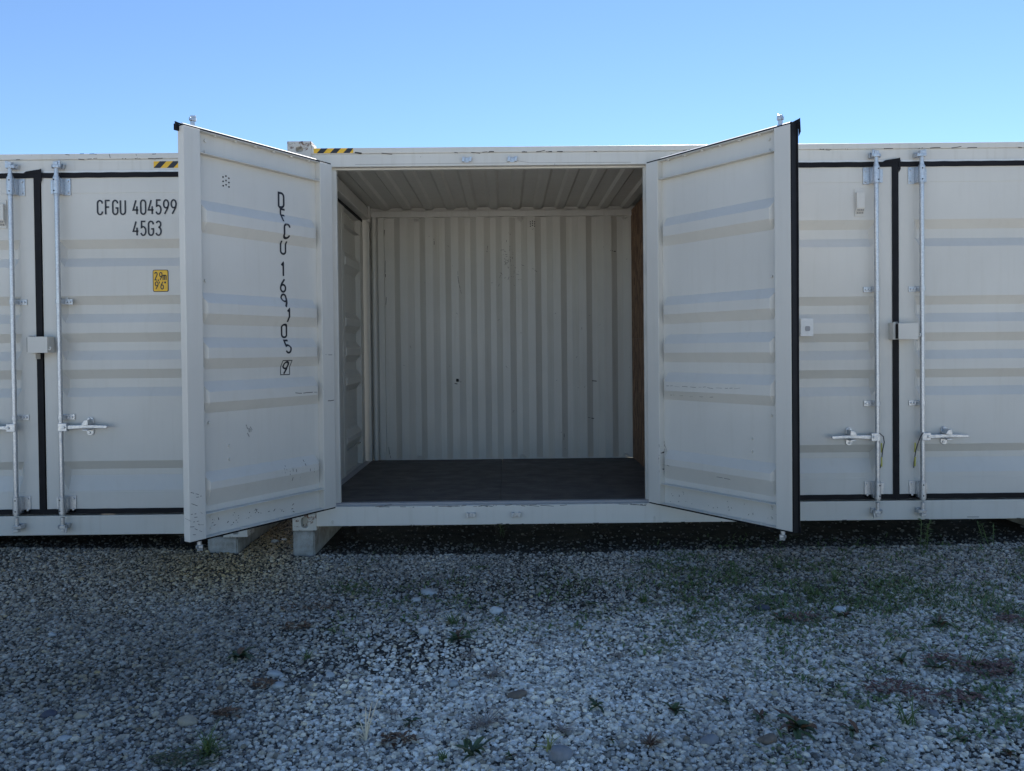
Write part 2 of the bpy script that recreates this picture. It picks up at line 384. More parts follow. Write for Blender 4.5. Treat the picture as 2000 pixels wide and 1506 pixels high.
        for dz in (-.042, .042):
            k.tube([(sx+fl*.056, Y-.016, z+dz), (sx+fl*.056, Y-.008, z+dz)], .0085, 8)
        k.build('bar_bracket', 'galv', d, bevel=.0015, smooth=True, mirror=mirror)
        for dz in (-.040, .040):
            q = MB(); q.tube([(sx+.006, RY-.0262, z+dz), (sx+.006, RY-.0240, z+dz)], .0052, 8); q.build('bolt_hole', 'hole_black', d, mirror=mirror)
    for z in (1.754, .905):
        k = MB(); k.box(*sorted((sx-fl*.035, sx+fl*.075)), Y-.008, Y-.0005, z-.020, z+.020)
        k.tube([(sx, RY, z-.017), (sx, RY, z+.017)], .0215, 14); k.box(sx-.0215, sx+.0215, RY, Y-.004, z-.017, z+.017)
        for s in (.056, .034): k.tube([(sx+fl*s, Y-.018, z), (sx+fl*s, Y-.008, z)], .008, 8)
        k.tube([(sx-fl*.028, Y-.015, z), (sx-fl*.028, Y-.008, z)], .007, 8)
        k.build('bar_clamp', 'galv', d, bevel=.001, smooth=True, mirror=mirror)
    for z, up_ in ((Z1+.045+cam_up, 1), (Z0-(.095 if cs == 1 else .070), -1)):      # cams
        k = MB(); zc = z
        k.tube([(sx, RY, zc-up_*(.07+cam_up)), (sx, RY, zc-up_*.010)], .0145, 12)
        k2 = MB()
        k2.prism([(-.024, -.014), (.010, -.024), (.034, -.006), (.040, .020), (.016, .012), (-.010, .030), (-.028, .014)], -.011, .013, 'z')
        k2.prism([(-.016, -.016), (.016, -.016), (.022, .010), (-.020, .016)], *sorted((up_*.0132, up_*.034)), 'z')
        k2.prism([(-.034, -.004), (-.010, -.004), (-.002, up_*.036), (-.030, up_*.046)], -.008, .006, 'y')
        k.add([(sx+a*cs, RY+b_*cs, zc+c_*cs) for a, b_, c_ in k2.v], k2.f)
        k.build('locking_cam', 'galv', d, bevel=.002, mirror=mirror)
    # handle, points towards the hinge
    k = MB(); z = hz
    k.box(sx-.052, sx+.012, RY-.022, RY+.018, z-.030, z+.030)
    k.tube([(sx-.034, RY-.030, z), (sx-.034, RY-.022, z)], .009, 10)
    k.prism([(sx-.052, z-.016), (sx-.052, z+.014), (sx-.20, z+.016), (sx-.335, z+.010), (sx-.345, z), (sx-.335, z-.012), (sx-.20, z-.008)], RY-.012, RY+.004)
    k.build('lock_handle', 'galv', d, bevel=.003, mirror=mirror)
    k = MB(); cxx = sx-.188
    k.prism([(cxx+.026*math.cos(a), z+.0+(.046 if math.sin(a) > 0 else -.046)+.022*math.sin(a)) for a in [i*math.pi/8 for i in range(16)]], Y-.007, Y-.0005)
    k.box(cxx-.020, cxx+.020, RY-.028, Y-.0072, z-.026, z-.017); k.prism([(cxx-.022, z+.016), (cxx+.010, z+.012), (cxx+.028, z+.020), (cxx+.006, z+.050), (cxx-.018, z+.052)], RY-.024, Y-.0074)
    for dz in (-.048, .056): k.tube([(cxx+.006, Y-.016, z+dz), (cxx+.006, Y-.007, z+dz)], .009, 8)
    k.build('handle_catch', 'galv', d, bevel=.0015, mirror=mirror)
    # bolts and rivets seen on the inner face
    k = MB()
    for s, z in ((LEAF-.185, 2.645), (LEAF-.185, 2.575), (LEAF-.185, .315), (LEAF-.185, .245)): k.tube([(s, Y+.0066, z), (s, Y+.015, z)], .011, 8)
    for s, z in ((LEAF-.17, 1.78), (LEAF-.18, .90), (LEAF-.33, .74), (LEAF-.33, .655)): k.tube([(s, Y+.0075, z), (s, Y+.017, z)], .010, 8)
    for i in range(6): 
        s = .2+i*.155
        k.tube([(s, Y+.030, Z1-.0066), (s, Y+.030, Z1-.016)], .010, 8); k.tube([(s, Y+.030, Z0+.0062), (s, Y+.030, Z0+.012)], .009, 8)
    k.build('bolt_heads', 'paint', d, smooth=True, mirror=mirror)
    # ventilation holes inside the leaf
    k = MB(); hx, hz0 = LEAF-.335, 2.40
    if vent:
        for c, zc in ((-1, .045), (0, .055), (1, .045), (-1, .018), (0, .027), (1, .018), (-1, -.010), (0, 0), (1, -.010), ):
            k.tube([(hx+c*.022, Y+.0066, hz0+zc), (hx+c*.022, Y+.0082, hz0+zc)], .0055, 10)
        k.build('vent_holes', 'hole_black', d, mirror=mirror)
        v = MB(); vx = LEAF+.023-.27; v.box(vx-.036, vx+.036, Y-.0035, Y+.0015, 2.299, 2.505)
        v.prism([(Y-.0037, 2.475), (Y-.030, 2.475), (Y-.030, 2.360), (Y-.0037, 2.318)], vx-.030, vx+.030, 'x')
        v.build('vent_cover', 'paint', d, bevel=.002, mirror=mirror)
        v = MB(); 
        for i in range(4):
            for j in range(2):
                u = i*.013-.0195; tt = .25+.45*j; v.box(vx+u-.004, vx+u+.004, Y-.030+.0263*tt-.0015, Y-.030+.0263*tt-.0005, 2.360-.042*tt-.012, 2.360-.042*tt+.004)
        v.build('vent_slots', 'scuff_light', d, mirror=mirror)
    if lock:
        bx = LEAF+.023
        k = MB(); k.box(bx-.055, bx-.038, Y-.075, Y-.001, 1.380, 1.505); k.box(bx-.0378, bx-.02, Y-.006, Y-.001, 1.385, 1.500); k.box(bx-.055, bx-.02, Y-.075, Y-.070, 1.5052, 1.509)
        k.build('lock_bracket', 'paint', d, bevel=.002, mirror=mirror)
        k = MB(); k.box(bx-.034, bx+.112, Y-.110, Y-.020, 1.380, 1.498); k.tube([(bx+.113, Y-.10, 1.404), (bx+.126, Y-.10, 1.402), (bx+.131, Y-.10, 1.414), (bx+.125, Y-.10, 1.424)], .006, 8)
        k.build('lock_box', 'paint', d, bevel=.006, mirror=mirror)
        k = MB(); k.box(bx-.040, bx-.0345, Y-.104, Y-.02, 1.386, 1.494); k.build('lock_gap', 'hole_black', d, mirror=mirror)
        if lock == 2:
            k = MB(); k.box(bx-.024, bx+.002, Y-.07, Y-.01, 1.335, 1.3775); k.build('padlock_tab', 'paint', d, bevel=.002, mirror=mirror)
    if seal:
        k = MB(); k.box(.515, .610, Y-.030, Y-.001, 1.410, 1.545); k.build('latch_box', 'white_plastic', d, bevel=.003, mirror=mirror)
        k = MB(); k.prism([(.566+.019*math.copysign(abs(math.cos(a))**.5, math.cos(a)), 1.468+.019*math.copysign(abs(math.sin(a))**.5, math.sin(a))) for a in [i*math.pi/8+.01 for i in range(16)]], Y-.0325, Y-.0302); k.build('latch_window', 'steel_grey', d, mirror=mirror)
    return d

def wander(mb, x, z, L, ang, fn, w=.003, n=6):
    pts = [(x, z)]
    for i in range(n):
        ang += random.uniform(-.12, .12); pts.append((pts[-1][0]+L/n*math.cos(ang), pts[-1][1]+L/n*math.sin(ang)))
        if random.random() < .3:
            if len(pts) > 1: ribbon(mb, pts, w*random.uniform(.4, 1.2), fn, .02)
            pts = [(pts[-1][0]+.012*math.cos(ang), pts[-1][1]+.012*math.sin(ang))]
    if len(pts) > 1: ribbon(mb, pts, w, fn, .02)

# ------------------------------------------------------------------ container
CL, CD, CH = 6.02, 2.438, 2.896
def holed(mb, c, u, v, n, hw, hh, rx, rz, dp):
    c, u, v, n = Vector(c), Vector(u), Vector(v), Vector(n)
    an = sorted([math.atan2(sy*hh, sx*hw) for sx in (-1, 1) for sy in (-1, 1)]+[i*math.pi/10+.05 for i in range(-10, 10)])
    O = []; I = []; D = []
    for a in an:
        ca, sa = math.cos(a), math.sin(a); k = min(hw/max(abs(ca), 1e-6), hh/max(abs(sa), 1e-6))
        O.append(c+u*ca*k+v*sa*k); p = c+u*(abs(ca)**.7*math.copysign(1, ca)*rx)+v*(abs(sa)**.7*math.copysign(1, sa)*rz); I.append(p); D.append(p-n*dp)
    k = len(an); mb.add(O+I+D, [(i, (i+1) % k, k+(i+1) % k, k+i) for i in range(k)]+[(k+i, k+(i+1) % k, 2*k+(i+1) % k, 2*k+i) for i in range(k)]+[tuple(range(2*k, 3*k))])
def casting(parent, x, y, z):
    hx, hy, hz = .089, .081, .059
    k = MB()
    holed(k, (0, -hy, 0), (1, 0, 0), (0, 0, 1), (0, -1, 0), hx, hz, .026, .040 if z < 1 else .018, .045)
    holed(k, (0, hy, 0), (1, 0, 0), (0, 0, 1), (0, 1, 0), hx, hz, .026, .038, .045)
    holed(k, (-hx, 0, 0), (0, 1, 0), (0, 0, 1), (-1, 0, 0), hy, hz, .026, .038, .045)
    holed(k, (hx, 0, 0), (0, 1, 0), (0, 0, 1), (1, 0, 0), hy, hz, .026, .038, .045)
    holed(k, (0, 0, hz), (1, 0, 0), (0, 1, 0), (0, 0, 1), hx, hy, .05, .03, .02)
    holed(k, (0, 0, -hz), (1, 0, 0), (0, 1, 0), (0, 0, -1), hx, hy, .05, .03, .02)
    o = k.build('corner_casting', 'paint_old', parent, bevel=0, loc=(x, y, z))
    bm = bmesh.new(); bm.from_mesh(o.data); bmesh.ops.remove_doubles(bm, verts=bm.verts, dist=.0005); bmesh.ops.recalc_face_normals(bm, faces=bm.faces); bm.to_mesh(o.data); bm.free()
    md = o.modifiers.new('bevel', 'BEVEL'); md.width = .007; md.segments = 3; md.limit_method = 'ANGLE'; md.angle_limit = R(40)
def corrugated(x0, x1, per, flat1, slope, yf, yb, start):
    """list of (x, y) of a trapezoid profile"""
    pts = []; x = start
    while x < x1+per:
        for dx, y in ((0, yb), (slope, yf), (slope+flat1, yf), (2*slope+flat1, yb)): pts.append((x+dx, y))
        x += per
    pts = [(x0, yb)]+[p for p in pts if x0+.001 < p[0] < x1-.001]+[(x1, pts[-1][1] if False else yb)]
    return pts

def container(name, label, loc, prof, openbay, side, hz, vent_leaf_left, stripe, letter=False):
    c = empty(name, loc); tag(c, label, 'shipping container', 'cream side-door containers in a row')
    for x in (.089, CL-.089):
        for y in (.081, CD-.081):
            for z in (.059, CH-.059): casting(c, x, y, z)
            if y > 1 or x > 1 or True:
                p = MB(); p.box(x-.082, x+.082, y-.076, y+.076, .118, CH-.118)
                p.build('corner_post', 'paint', c, bevel=.006)
    # rails
    k = MB(); k.box(.178, CL-.178, .0, .055, 2.801, 2.844); k.prism([(.1785, 2.80), (.215, 2.80), (.195, 2.862), (.1785, 2.872)], .004, .05)
    k.build('top_rail', 'paint_rail', c, bevel=.005)
    k = MB(); k.box(.178, CL-.178, .009, .062, 2.706, 2.8005); k.build('lintel', 'paint_rail', c, bevel=.002)
    k = MB(); k.box(.178, CL-.178, -.0, .052, .0287, .174); k.build('bottom_rail', 'paint_rail', c, bevel=.004)
    k = MB(); k.box(.178, CL-.178, .0625, .10, 2.694, 2.7200); k.build('door_stop', 'paint', c, bevel=.002)
    k = MB(); k.box(.178, CL-.178, .0525, .098, .06, .191); k.build('sill', 'steel_grey', c, bevel=.003)
    k = MB(); k.box(.178, CL-.178, CD-.135, CD-.02, 2.720, 2.781); k.build('rear_rail', 'paint_in', c, bevel=.003)
    k = MB(); k.box(.178, CL-.178, CD-.075, CD-.0, 2.7815, 2.850); k.build('rear_rail', 'paint_in', c, bevel=.003)
    k = MB(); k.box(.178, CL-.178, CD-.052, CD, .02, .235); k.build('rear_rail', 'paint_in', c, bevel=.003)
    # jambs
    for b, cx in enumerate((1.50, 4.52)):
        for s in (-1, 1):
            e = cx+s*1.238
            k = MB(); o0 = .1785 if (b == 0 and s < 0) else CL-.1785 if (b == 1 and s > 0) else 3.008
            a0, a1 = sorted((o0+(0 if s*(o0-e) > 0 else 0), e+s*.004)); k.box(a0, a1, .002, .062, .1745, 2.7055)
            k.box(*sorted((e+s*.004, cx+s*1.152)), .0630, .098, .1915, 2.6935); k.build('door_jamb', 'paint', c, bevel=.002)
            k = MB(); lx = cx+s*1.205; k.prism([(0.0, .075), (-.012, .075), (-.002, .035), (0, .035)], lx-.004, lx+.004, 'x'); k.build('hinge_lug', 'paint', c)
        for s in (-1, 1):     # keepers on the rails
            for z in (2.745, .103):
                k = MB(); x = cx+s*.168; yb = .009 if z > 1 else 0
                k.box(x-.030, x+.030, yb-.008, yb-.0005, z-.018, z+.018)
                k.prism([(x-.036, z-.016), (x-.018, z-.016), (x-.014, z+.018), (x-.032, z+.022)], yb-.034, yb-.008)
                k.prism([(x+.014, z-.014), (x+.032, z-.016), (x+.038, z+.018), (x+.018, z+.020)], yb-.034, yb-.008)
                k.build('cam_keeper', 'galv', c, bevel=.002)
    # roof: corrugations run across
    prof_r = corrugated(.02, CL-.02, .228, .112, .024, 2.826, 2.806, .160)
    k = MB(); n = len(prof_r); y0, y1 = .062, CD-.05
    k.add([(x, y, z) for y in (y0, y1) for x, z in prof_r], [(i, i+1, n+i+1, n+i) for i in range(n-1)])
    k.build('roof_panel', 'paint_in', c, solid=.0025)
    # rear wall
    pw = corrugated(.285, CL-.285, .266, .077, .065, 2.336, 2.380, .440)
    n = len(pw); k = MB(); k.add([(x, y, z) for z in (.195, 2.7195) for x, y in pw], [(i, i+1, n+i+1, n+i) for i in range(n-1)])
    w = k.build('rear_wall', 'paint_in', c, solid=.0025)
    if openbay is None:
        # closed container: ends and floor as plain sheets
        for xx in (.012, CL-.030):
            k = MB(); k.box(xx, xx+.018, .17, CD-.17, .12, 2.78); k.build('end_wall', 'paint', c)
        k = MB(); k.box(.18, CL-.18, .10, 2.33, .15, .193); k.build('floor_board', 'ply', c)
    return c

# ---- left neighbour
LX, LY, LZ = -6.345, -.040, -.034
cl = container('shipping_container', 'closed cream container at the left, lettered CFGU 404599 45G3', (LX, LY, LZ), PROF_B, None, 1, .83, True, None)
for bay, cx in enumerate((1.50, 4.52)):
    door(cl, (cx-1.238, -.045, 0), 0, False, PROF_B, 1, .835, True, lock=2, vent=True)
    dr = door(cl, (cx+1.238, -.045, 0), 0, True, PROF_B, 1, .835, False)
# lettering on the right-hand leaf of bay 2 (dr); leaf object x = container x - (cx+1.238)
ox = LX+4.52+1.238
fn = lambda x, z: (x, .0455, z)
def wx(x, z, y=0):   # container-face reading -> leaf coordinates
    return x
kx = .9931
def lx_(X): return (1.6242+(X-1.6242)*kx)-ox
def lz_(Z): return 1.3317+(Z-1.3317)*kx-LZ
mb = MB(); h = .1035*kx
s1 = 'CFGU 404599'; x0 = lx_(-1.412); x1 = lx_(-.830)
ws = 1.0
for _ in range(20):
    wd = text_w(s1, h, ws, .20); ws *= 1+(((x1-x0)-wd)/(x1-x0))*.8
text(mb, s1, x0, lz_(2.368), h, ws, fn, .20, .115)
text(mb, '45G3', lx_(-1.150), lz_(2.211), h, ws, fn, .20, .115)
mb.build('lettering', 'black_decal', dr)
k = MB(); xa, xb, za, zb = lx_(-1.011), lx_(-.896), lz_(1.791), lz_(1.955)
def rrect(xa, xb, za, zb, r): 
    return [(cx+r*math.cos(a), cz+r*math.sin(a)) for cx, cz, a0 in ((xb-r, zb-r, 0), (xa+r, zb-r, 90), (xa+r, za+r, 180), (xb-r, za+r, 270)) for a in [R(a0+i*30) for i in range(4)]]
k.prism(rrect(xa, xb, za, zb, .012), .0452, .0494); 
k.build('height_plate', 'black_decal', dr)
k = MB(); k.prism(rrect(xa+.005, xb-.005, za+.005, zb-.005, .009), .0442, .0451); k.build('height_plate_face', 'yellow_decal', dr)
mb = MB(); fn2 = lambda x, z: (x, .0437, z)
xm = (xa+xb)/2; text(mb, '2,9m', xm-text_w('2,9m', .056, .72, .13)/2, zb-.076, .056, .72, fn2, .13, .13, .004)
text(mb, "9'6\"", xm-text_w("9'6\"", .054, .85, .14)/2, za+.020, .054, .85, fn2, .14, .13, .004)
mb.build('plate_lettering', 'black_decal', dr)

def stripes(parent, x0, x1, z0, z1, y, first_black, nstr):
    k = MB(); k.box(x0, x1, y-.0006, y-.0002, z0, z1); k.build('hazard_sticker', 'yellow_decal', parent)
    h = z1-z0; w = (x1-x0)/nstr
    for i in range(-1, nstr+1):
        a = x0+(2*i+(0 if first_black else .45))*w
        poly = [(a, z0), (a+w, z0), (a+w+h*.95, z1), (a+h*.95, z1)]
        poly = [(min(max(px, x0), x1), pz) for px, pz in poly]
        if max(p[0] for p in poly)-min(p[0] for p in poly) > .012 and poly[1][0]-poly[0][0]+poly[2][0]-poly[3][0] > .004:
            k = MB(); k.prism(poly, y-.0012, y-.0007); k.build('hazard_stripe', 'black_decal', parent)
stripes(cl, 1.6242+(-.995-1.6242)*kx-LX, 1.6242+(-.70-1.6242)*kx-LX, 2.735, 2.784, .009, True, 6)
rnd = MB()
fr = lambda x, z: (x, -.0006, z)
for i in range(7): wander(rnd, 4.9+random.uniform(-.2, .5), 2.8425-random.uniform(.0, .012), .03, random.choice([0, -1.2]), fr, .004, 2)
for i in range(16): wander(rnd, 3.4+random.uniform(0, 2.3), 2.803, random.uniform(.01, .06), 0, fr, .005, 2)
rnd.build('paint_chips', 'scuff', cl)

# ---- main container
cm = container('shipping_container', 'cream container with its left pair of doors wide open and a rusty corner', (0, 0, 0), PROF_A, 0, -1, .66, True, None)
dL = door(cm, (.270, -.066, 0), R(-122.4), False, PROF_A, -1, .66, False, vent=True, cam_up=.038, cs=.72, label='open door leaf lettered DFCU 169105 9 down its inside')
dR = door(cm, (2.731, -.006, 0), R(125.4), True, PROF_A, -1, .66, True, cam_up=.038, fin=.014, cs=.72, label='open door leaf with thick black rubber edge')
door(cm, (4.52-1.238, -.045, 0), 0, False, PROF_A, -1, .66, True, lock=1, vent=True, seal=True)
dr4 = door(cm, (4.52+1.238, -.045, 0), 0, True, PROF_A, -1, .66, False)
for s in (-1, 1):
    k = MB(); x = 4.52+s*.148; pts = [(x+s*.015, -.075, .69), (x-s*.010, -.088, .665), (x-s*.022, -.075, .62), (x-s*.024, -.045, .56), (x-s*.026, -.02, .46), (x-s*.022, -.01, .42)]
    k.tube(pts, .0035, 6); k.build('seal_wire', 'dark', cm)
for s in (-1, 1):
    x = 4.52+s*.124
    for z in (.47, .575):
        k = MB(); k.tube([(x, -.03, z-.035), (x+s*.002, -.032, z+.035)], .006, 6); k.build('yellow_tie', 'yellow_tie', cm)
stripes(cm, .196, .490, 2.806, 2.842, -.0002, False, 6)
# vertical lettering, painted over the ribs of the inner face of the left leaf
mb = MB()
def leafplane(px, py):
    d = fw+r2*((px-1000)/1523.7)-u2*((py-704.36)/1523.7)
    a = R(-122.4); ex = Vector((math.cos(a), math.sin(a), 0)); ny = Vector((-math.sin(a), math.cos(a), 0))
    P0 = Vector((.270, -.066, 0))+ny*.055; C = Vector((CX, CY, CZ))
    t = (P0-C).dot(ny)/d.dot(ny); q = C+d*t
    return (q-P0).dot(ex), q.z
fin = lambda s, z: (s, .045+.0068+depth(PROF_A, z)+.0012, z)
for ch, y0, y1, xc in (('D', 376, 406, 549), ('F', 408, 435, 552), ('C', 438, 467, 553), ('U', 470, 497, 553), ('1', 512, 540, 552), ('6', 544, 571, 553),
                       ('9', 574, 601, 554), ('1', 603, 630, 556), ('0', 633, 660, 555), ('5', 664, 690, 556), ('9', 706, 731, 557)):
    s, zt = leafplane(xc, y0); _, zb_ = leafplane(xc, y1); hh = (zt-zb_)*.92; zb_ += (zt-zb_)*.04; wsc = 1.12
    gw = GW.get(ch, W)*wsc*hh
    for pl in G[ch]: ribbon(mb, [(s+gw/2-p[0]*wsc*hh, zb_+p[1]*hh) for p in pl], .155*hh, fin, .005)
    if y0 == 706:
        q = hh*.5+.008; zc = (zt+zb_)/2; q2 = .040
        ribbon(mb, [(s-q2, zc-q), (s+q2, zc-q), (s+q2, zc+q), (s-q2, zc+q), (s-q2, zc-q)], .006, fin, .005)
mb.build('lettering', 'black_decal', dL)
# scuffs on the open leaves
fs = lambda s, z: (s, .045+.0068+depth(PROF_A, z)+.0008, z)
k = MB()
wander(k, .165, 1.045, .18, 0.02, fs, .004, 6)
for i in range(26): wander(k, random.uniform(.2, 1.05), random.uniform(.22, .30), random.uniform(.006, .02), random.uniform(0, 3), lambda s, z: (s, .0531, z), .005, 2)
for i in range(10): wander(k, random.uniform(.2, .5), random.uniform(.44, .54), random.uniform(.006, .03), 1.5, fs, .004, 2)
k.build('scuff_marks', 'scuff', dL)
k = MB()
for i in range(6): wander(k, .72+random.uniform(-.02, .02), .80+random.uniform(-.03, .03), .03, 1.0, fs, .007, 2)
k.build('rubbed_patch', 'scuff_light', dL)
fe = lambda s, z: (s, .1006, z)
k = MB(); wander(k, .01, .98, .06, 0, fe, .005, 2); wander(k, .02, 1.31, .06, 0, fe, .003, 3)
for i in range(14): wander(k, LEAF-random.uniform(.01, .10), random.uniform(.21, .5), random.uniform(.01, .05), random.uniform(0, .6), fe, .003, 2)
k.build('edge_scratches', 'scuff', dL)
fR = lambda s, z: fs(s, z)
k = MB()
for q_ in range(9): wander(k, .18+q_*.075, 1.062, .05, random.uniform(-.05, .05), fs, .0022, 2)
for q_ in range(5): wander(k, .2+q_*.09, .995, .03, 0, fs, .002, 2)
wander(k, .62, .46, .10, -.08, fs, .003, 2); wander(k, .14, .49, .05, 0, fs, .003, 2)
for i in range(26): wander(k, .105+random.uniform(0, .04), random.uniform(.38, .62), random.uniform(.01, .03), 1.5, lambda s, z: (s, .1006 if s < .115 else .0531, z), .003, 2)
for i in range(24): wander(k, random.uniform(.15, 1.08), random.uniform(.22, .31), random.uniform(.004, .012), random.uniform(0, 3), lambda s, z: (s, .0531, z), .004, 1)
k.build('scuff_marks', 'scuff', dR, mirror=True)

# interior of the open bay
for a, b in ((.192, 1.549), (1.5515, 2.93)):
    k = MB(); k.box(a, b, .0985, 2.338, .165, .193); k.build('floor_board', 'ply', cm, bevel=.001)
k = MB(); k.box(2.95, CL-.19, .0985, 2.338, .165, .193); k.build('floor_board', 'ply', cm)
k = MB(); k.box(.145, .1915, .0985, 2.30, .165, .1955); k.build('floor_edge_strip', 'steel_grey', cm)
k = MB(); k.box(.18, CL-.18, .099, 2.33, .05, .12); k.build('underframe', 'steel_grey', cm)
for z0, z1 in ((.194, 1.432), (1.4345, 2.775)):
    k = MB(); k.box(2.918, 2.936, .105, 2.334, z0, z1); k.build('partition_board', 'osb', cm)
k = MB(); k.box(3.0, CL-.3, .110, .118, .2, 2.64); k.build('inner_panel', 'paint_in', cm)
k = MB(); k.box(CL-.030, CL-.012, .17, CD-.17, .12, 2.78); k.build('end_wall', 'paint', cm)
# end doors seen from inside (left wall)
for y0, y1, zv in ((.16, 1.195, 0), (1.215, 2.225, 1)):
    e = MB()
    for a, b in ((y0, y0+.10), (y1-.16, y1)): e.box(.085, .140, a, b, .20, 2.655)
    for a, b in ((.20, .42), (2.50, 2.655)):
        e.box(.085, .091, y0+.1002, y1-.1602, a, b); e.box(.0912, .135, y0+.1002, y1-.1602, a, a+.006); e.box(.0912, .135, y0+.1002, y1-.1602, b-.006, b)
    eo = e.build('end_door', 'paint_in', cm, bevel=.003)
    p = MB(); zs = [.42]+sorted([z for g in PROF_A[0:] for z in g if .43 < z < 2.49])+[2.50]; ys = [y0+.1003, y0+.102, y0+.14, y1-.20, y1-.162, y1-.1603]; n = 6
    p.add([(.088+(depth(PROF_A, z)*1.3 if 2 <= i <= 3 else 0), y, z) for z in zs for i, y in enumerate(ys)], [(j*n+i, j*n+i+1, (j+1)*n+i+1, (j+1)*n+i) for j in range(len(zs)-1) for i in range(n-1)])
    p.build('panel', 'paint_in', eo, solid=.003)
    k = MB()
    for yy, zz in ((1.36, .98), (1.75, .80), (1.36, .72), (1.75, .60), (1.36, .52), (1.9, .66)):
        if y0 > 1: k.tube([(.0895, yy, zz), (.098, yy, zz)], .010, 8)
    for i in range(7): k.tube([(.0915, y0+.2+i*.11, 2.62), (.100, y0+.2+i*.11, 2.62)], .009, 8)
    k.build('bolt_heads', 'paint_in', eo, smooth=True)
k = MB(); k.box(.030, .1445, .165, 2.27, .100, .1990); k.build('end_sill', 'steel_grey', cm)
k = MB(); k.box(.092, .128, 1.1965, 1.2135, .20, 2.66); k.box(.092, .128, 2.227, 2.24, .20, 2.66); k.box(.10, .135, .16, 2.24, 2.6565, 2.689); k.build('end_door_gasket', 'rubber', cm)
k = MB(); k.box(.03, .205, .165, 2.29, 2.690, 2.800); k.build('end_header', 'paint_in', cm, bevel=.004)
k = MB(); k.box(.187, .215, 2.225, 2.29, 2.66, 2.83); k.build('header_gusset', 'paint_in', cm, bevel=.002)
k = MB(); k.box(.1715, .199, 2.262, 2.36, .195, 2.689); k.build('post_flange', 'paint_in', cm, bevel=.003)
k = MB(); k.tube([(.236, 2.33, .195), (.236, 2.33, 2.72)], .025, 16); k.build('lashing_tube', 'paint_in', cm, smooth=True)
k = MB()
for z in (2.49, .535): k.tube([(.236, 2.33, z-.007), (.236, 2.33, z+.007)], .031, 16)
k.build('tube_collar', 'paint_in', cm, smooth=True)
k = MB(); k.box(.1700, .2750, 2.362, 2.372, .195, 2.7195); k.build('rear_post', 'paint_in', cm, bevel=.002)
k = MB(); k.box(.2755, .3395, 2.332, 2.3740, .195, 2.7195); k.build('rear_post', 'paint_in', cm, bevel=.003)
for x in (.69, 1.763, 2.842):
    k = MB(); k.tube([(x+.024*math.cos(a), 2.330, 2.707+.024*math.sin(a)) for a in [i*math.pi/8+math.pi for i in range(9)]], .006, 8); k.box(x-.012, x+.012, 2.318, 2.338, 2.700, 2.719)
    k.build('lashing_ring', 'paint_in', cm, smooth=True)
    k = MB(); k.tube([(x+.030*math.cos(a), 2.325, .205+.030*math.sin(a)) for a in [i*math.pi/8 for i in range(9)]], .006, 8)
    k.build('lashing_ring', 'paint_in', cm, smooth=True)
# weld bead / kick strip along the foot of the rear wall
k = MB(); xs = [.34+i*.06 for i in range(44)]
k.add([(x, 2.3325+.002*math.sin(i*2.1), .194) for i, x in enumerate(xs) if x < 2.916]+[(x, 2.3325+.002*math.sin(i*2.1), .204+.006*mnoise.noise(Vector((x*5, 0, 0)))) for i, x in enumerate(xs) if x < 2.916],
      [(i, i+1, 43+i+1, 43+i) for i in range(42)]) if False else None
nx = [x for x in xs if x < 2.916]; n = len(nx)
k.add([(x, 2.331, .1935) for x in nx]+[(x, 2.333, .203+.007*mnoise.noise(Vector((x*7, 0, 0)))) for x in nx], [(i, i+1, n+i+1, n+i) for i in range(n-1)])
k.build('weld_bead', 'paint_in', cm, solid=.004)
def wally(x):
    u = (x-.440) % .266
    return 2.380-.044*(u/.065) if u < .065 else 2.336 if u < .142 else 2.336+.044*(u-.142)/.065 if u < .207 else 2.380
fw_ = lambda x, z: (x, wally(x)-.0030, z)
k = MB()
for i in range(34): wander(k, 1.60+random.gauss(0, .09), 2.25+random.gauss(0, .12), random.uniform(.01, .05), random.choice([0, 1.5, 1.2, -.6]), fw_, .0035, 3)
for x, z, L in ((.345, 2.60, .11), (.35, 2.28, .16), (.355, 1.9, .08), (1.105, 2.16, .20), (.36, .33, .14), (2.2, .45, .05), (1.42, 2.42, .05), (.86, 2.5, .05)): wander(k, x, z, L, -1.57, fw_, .006, 5)
for x, z, L in ((2.70, 2.36, .05), (1.08, 1.02, .05), (1.06, .99, .03), (2.45, .62, .06), (2.5, 1.0, .05)): wander(k, x, z, L, -.2, fw_, .010, 2)
for i in range(30): wander(k, random.uniform(.4, 2.9), random.uniform(.25, 2.6), random.uniform(.008, .03), random.uniform(0, 3), fw_, .003, 1)
k.build('wall_scratches', 'scuff', cm)
k = MB(); k.tube([(1.090, 2.328, 1.035), (1.088, 2.338, 1.010)], .014, 8); k.build('paint_drip', 'hole_black', cm, smooth=True)
k = MB()
for c_, zc in ((-1, .030), (0, .038), (1, .030), (-1, .008), (0, .016), (1, .008), (-1, -.015), (0, -.007), (1, -.015)): k.tube([(1.890+c_*.022, wally(1.89+c_*.022)-.0035, 2.635+zc), (1.890+c_*.022, wally(1.89+c_*.022)-.0018, 2.635+zc)], .006, 10)
k.build('vent_holes', 'hole_black', cm)
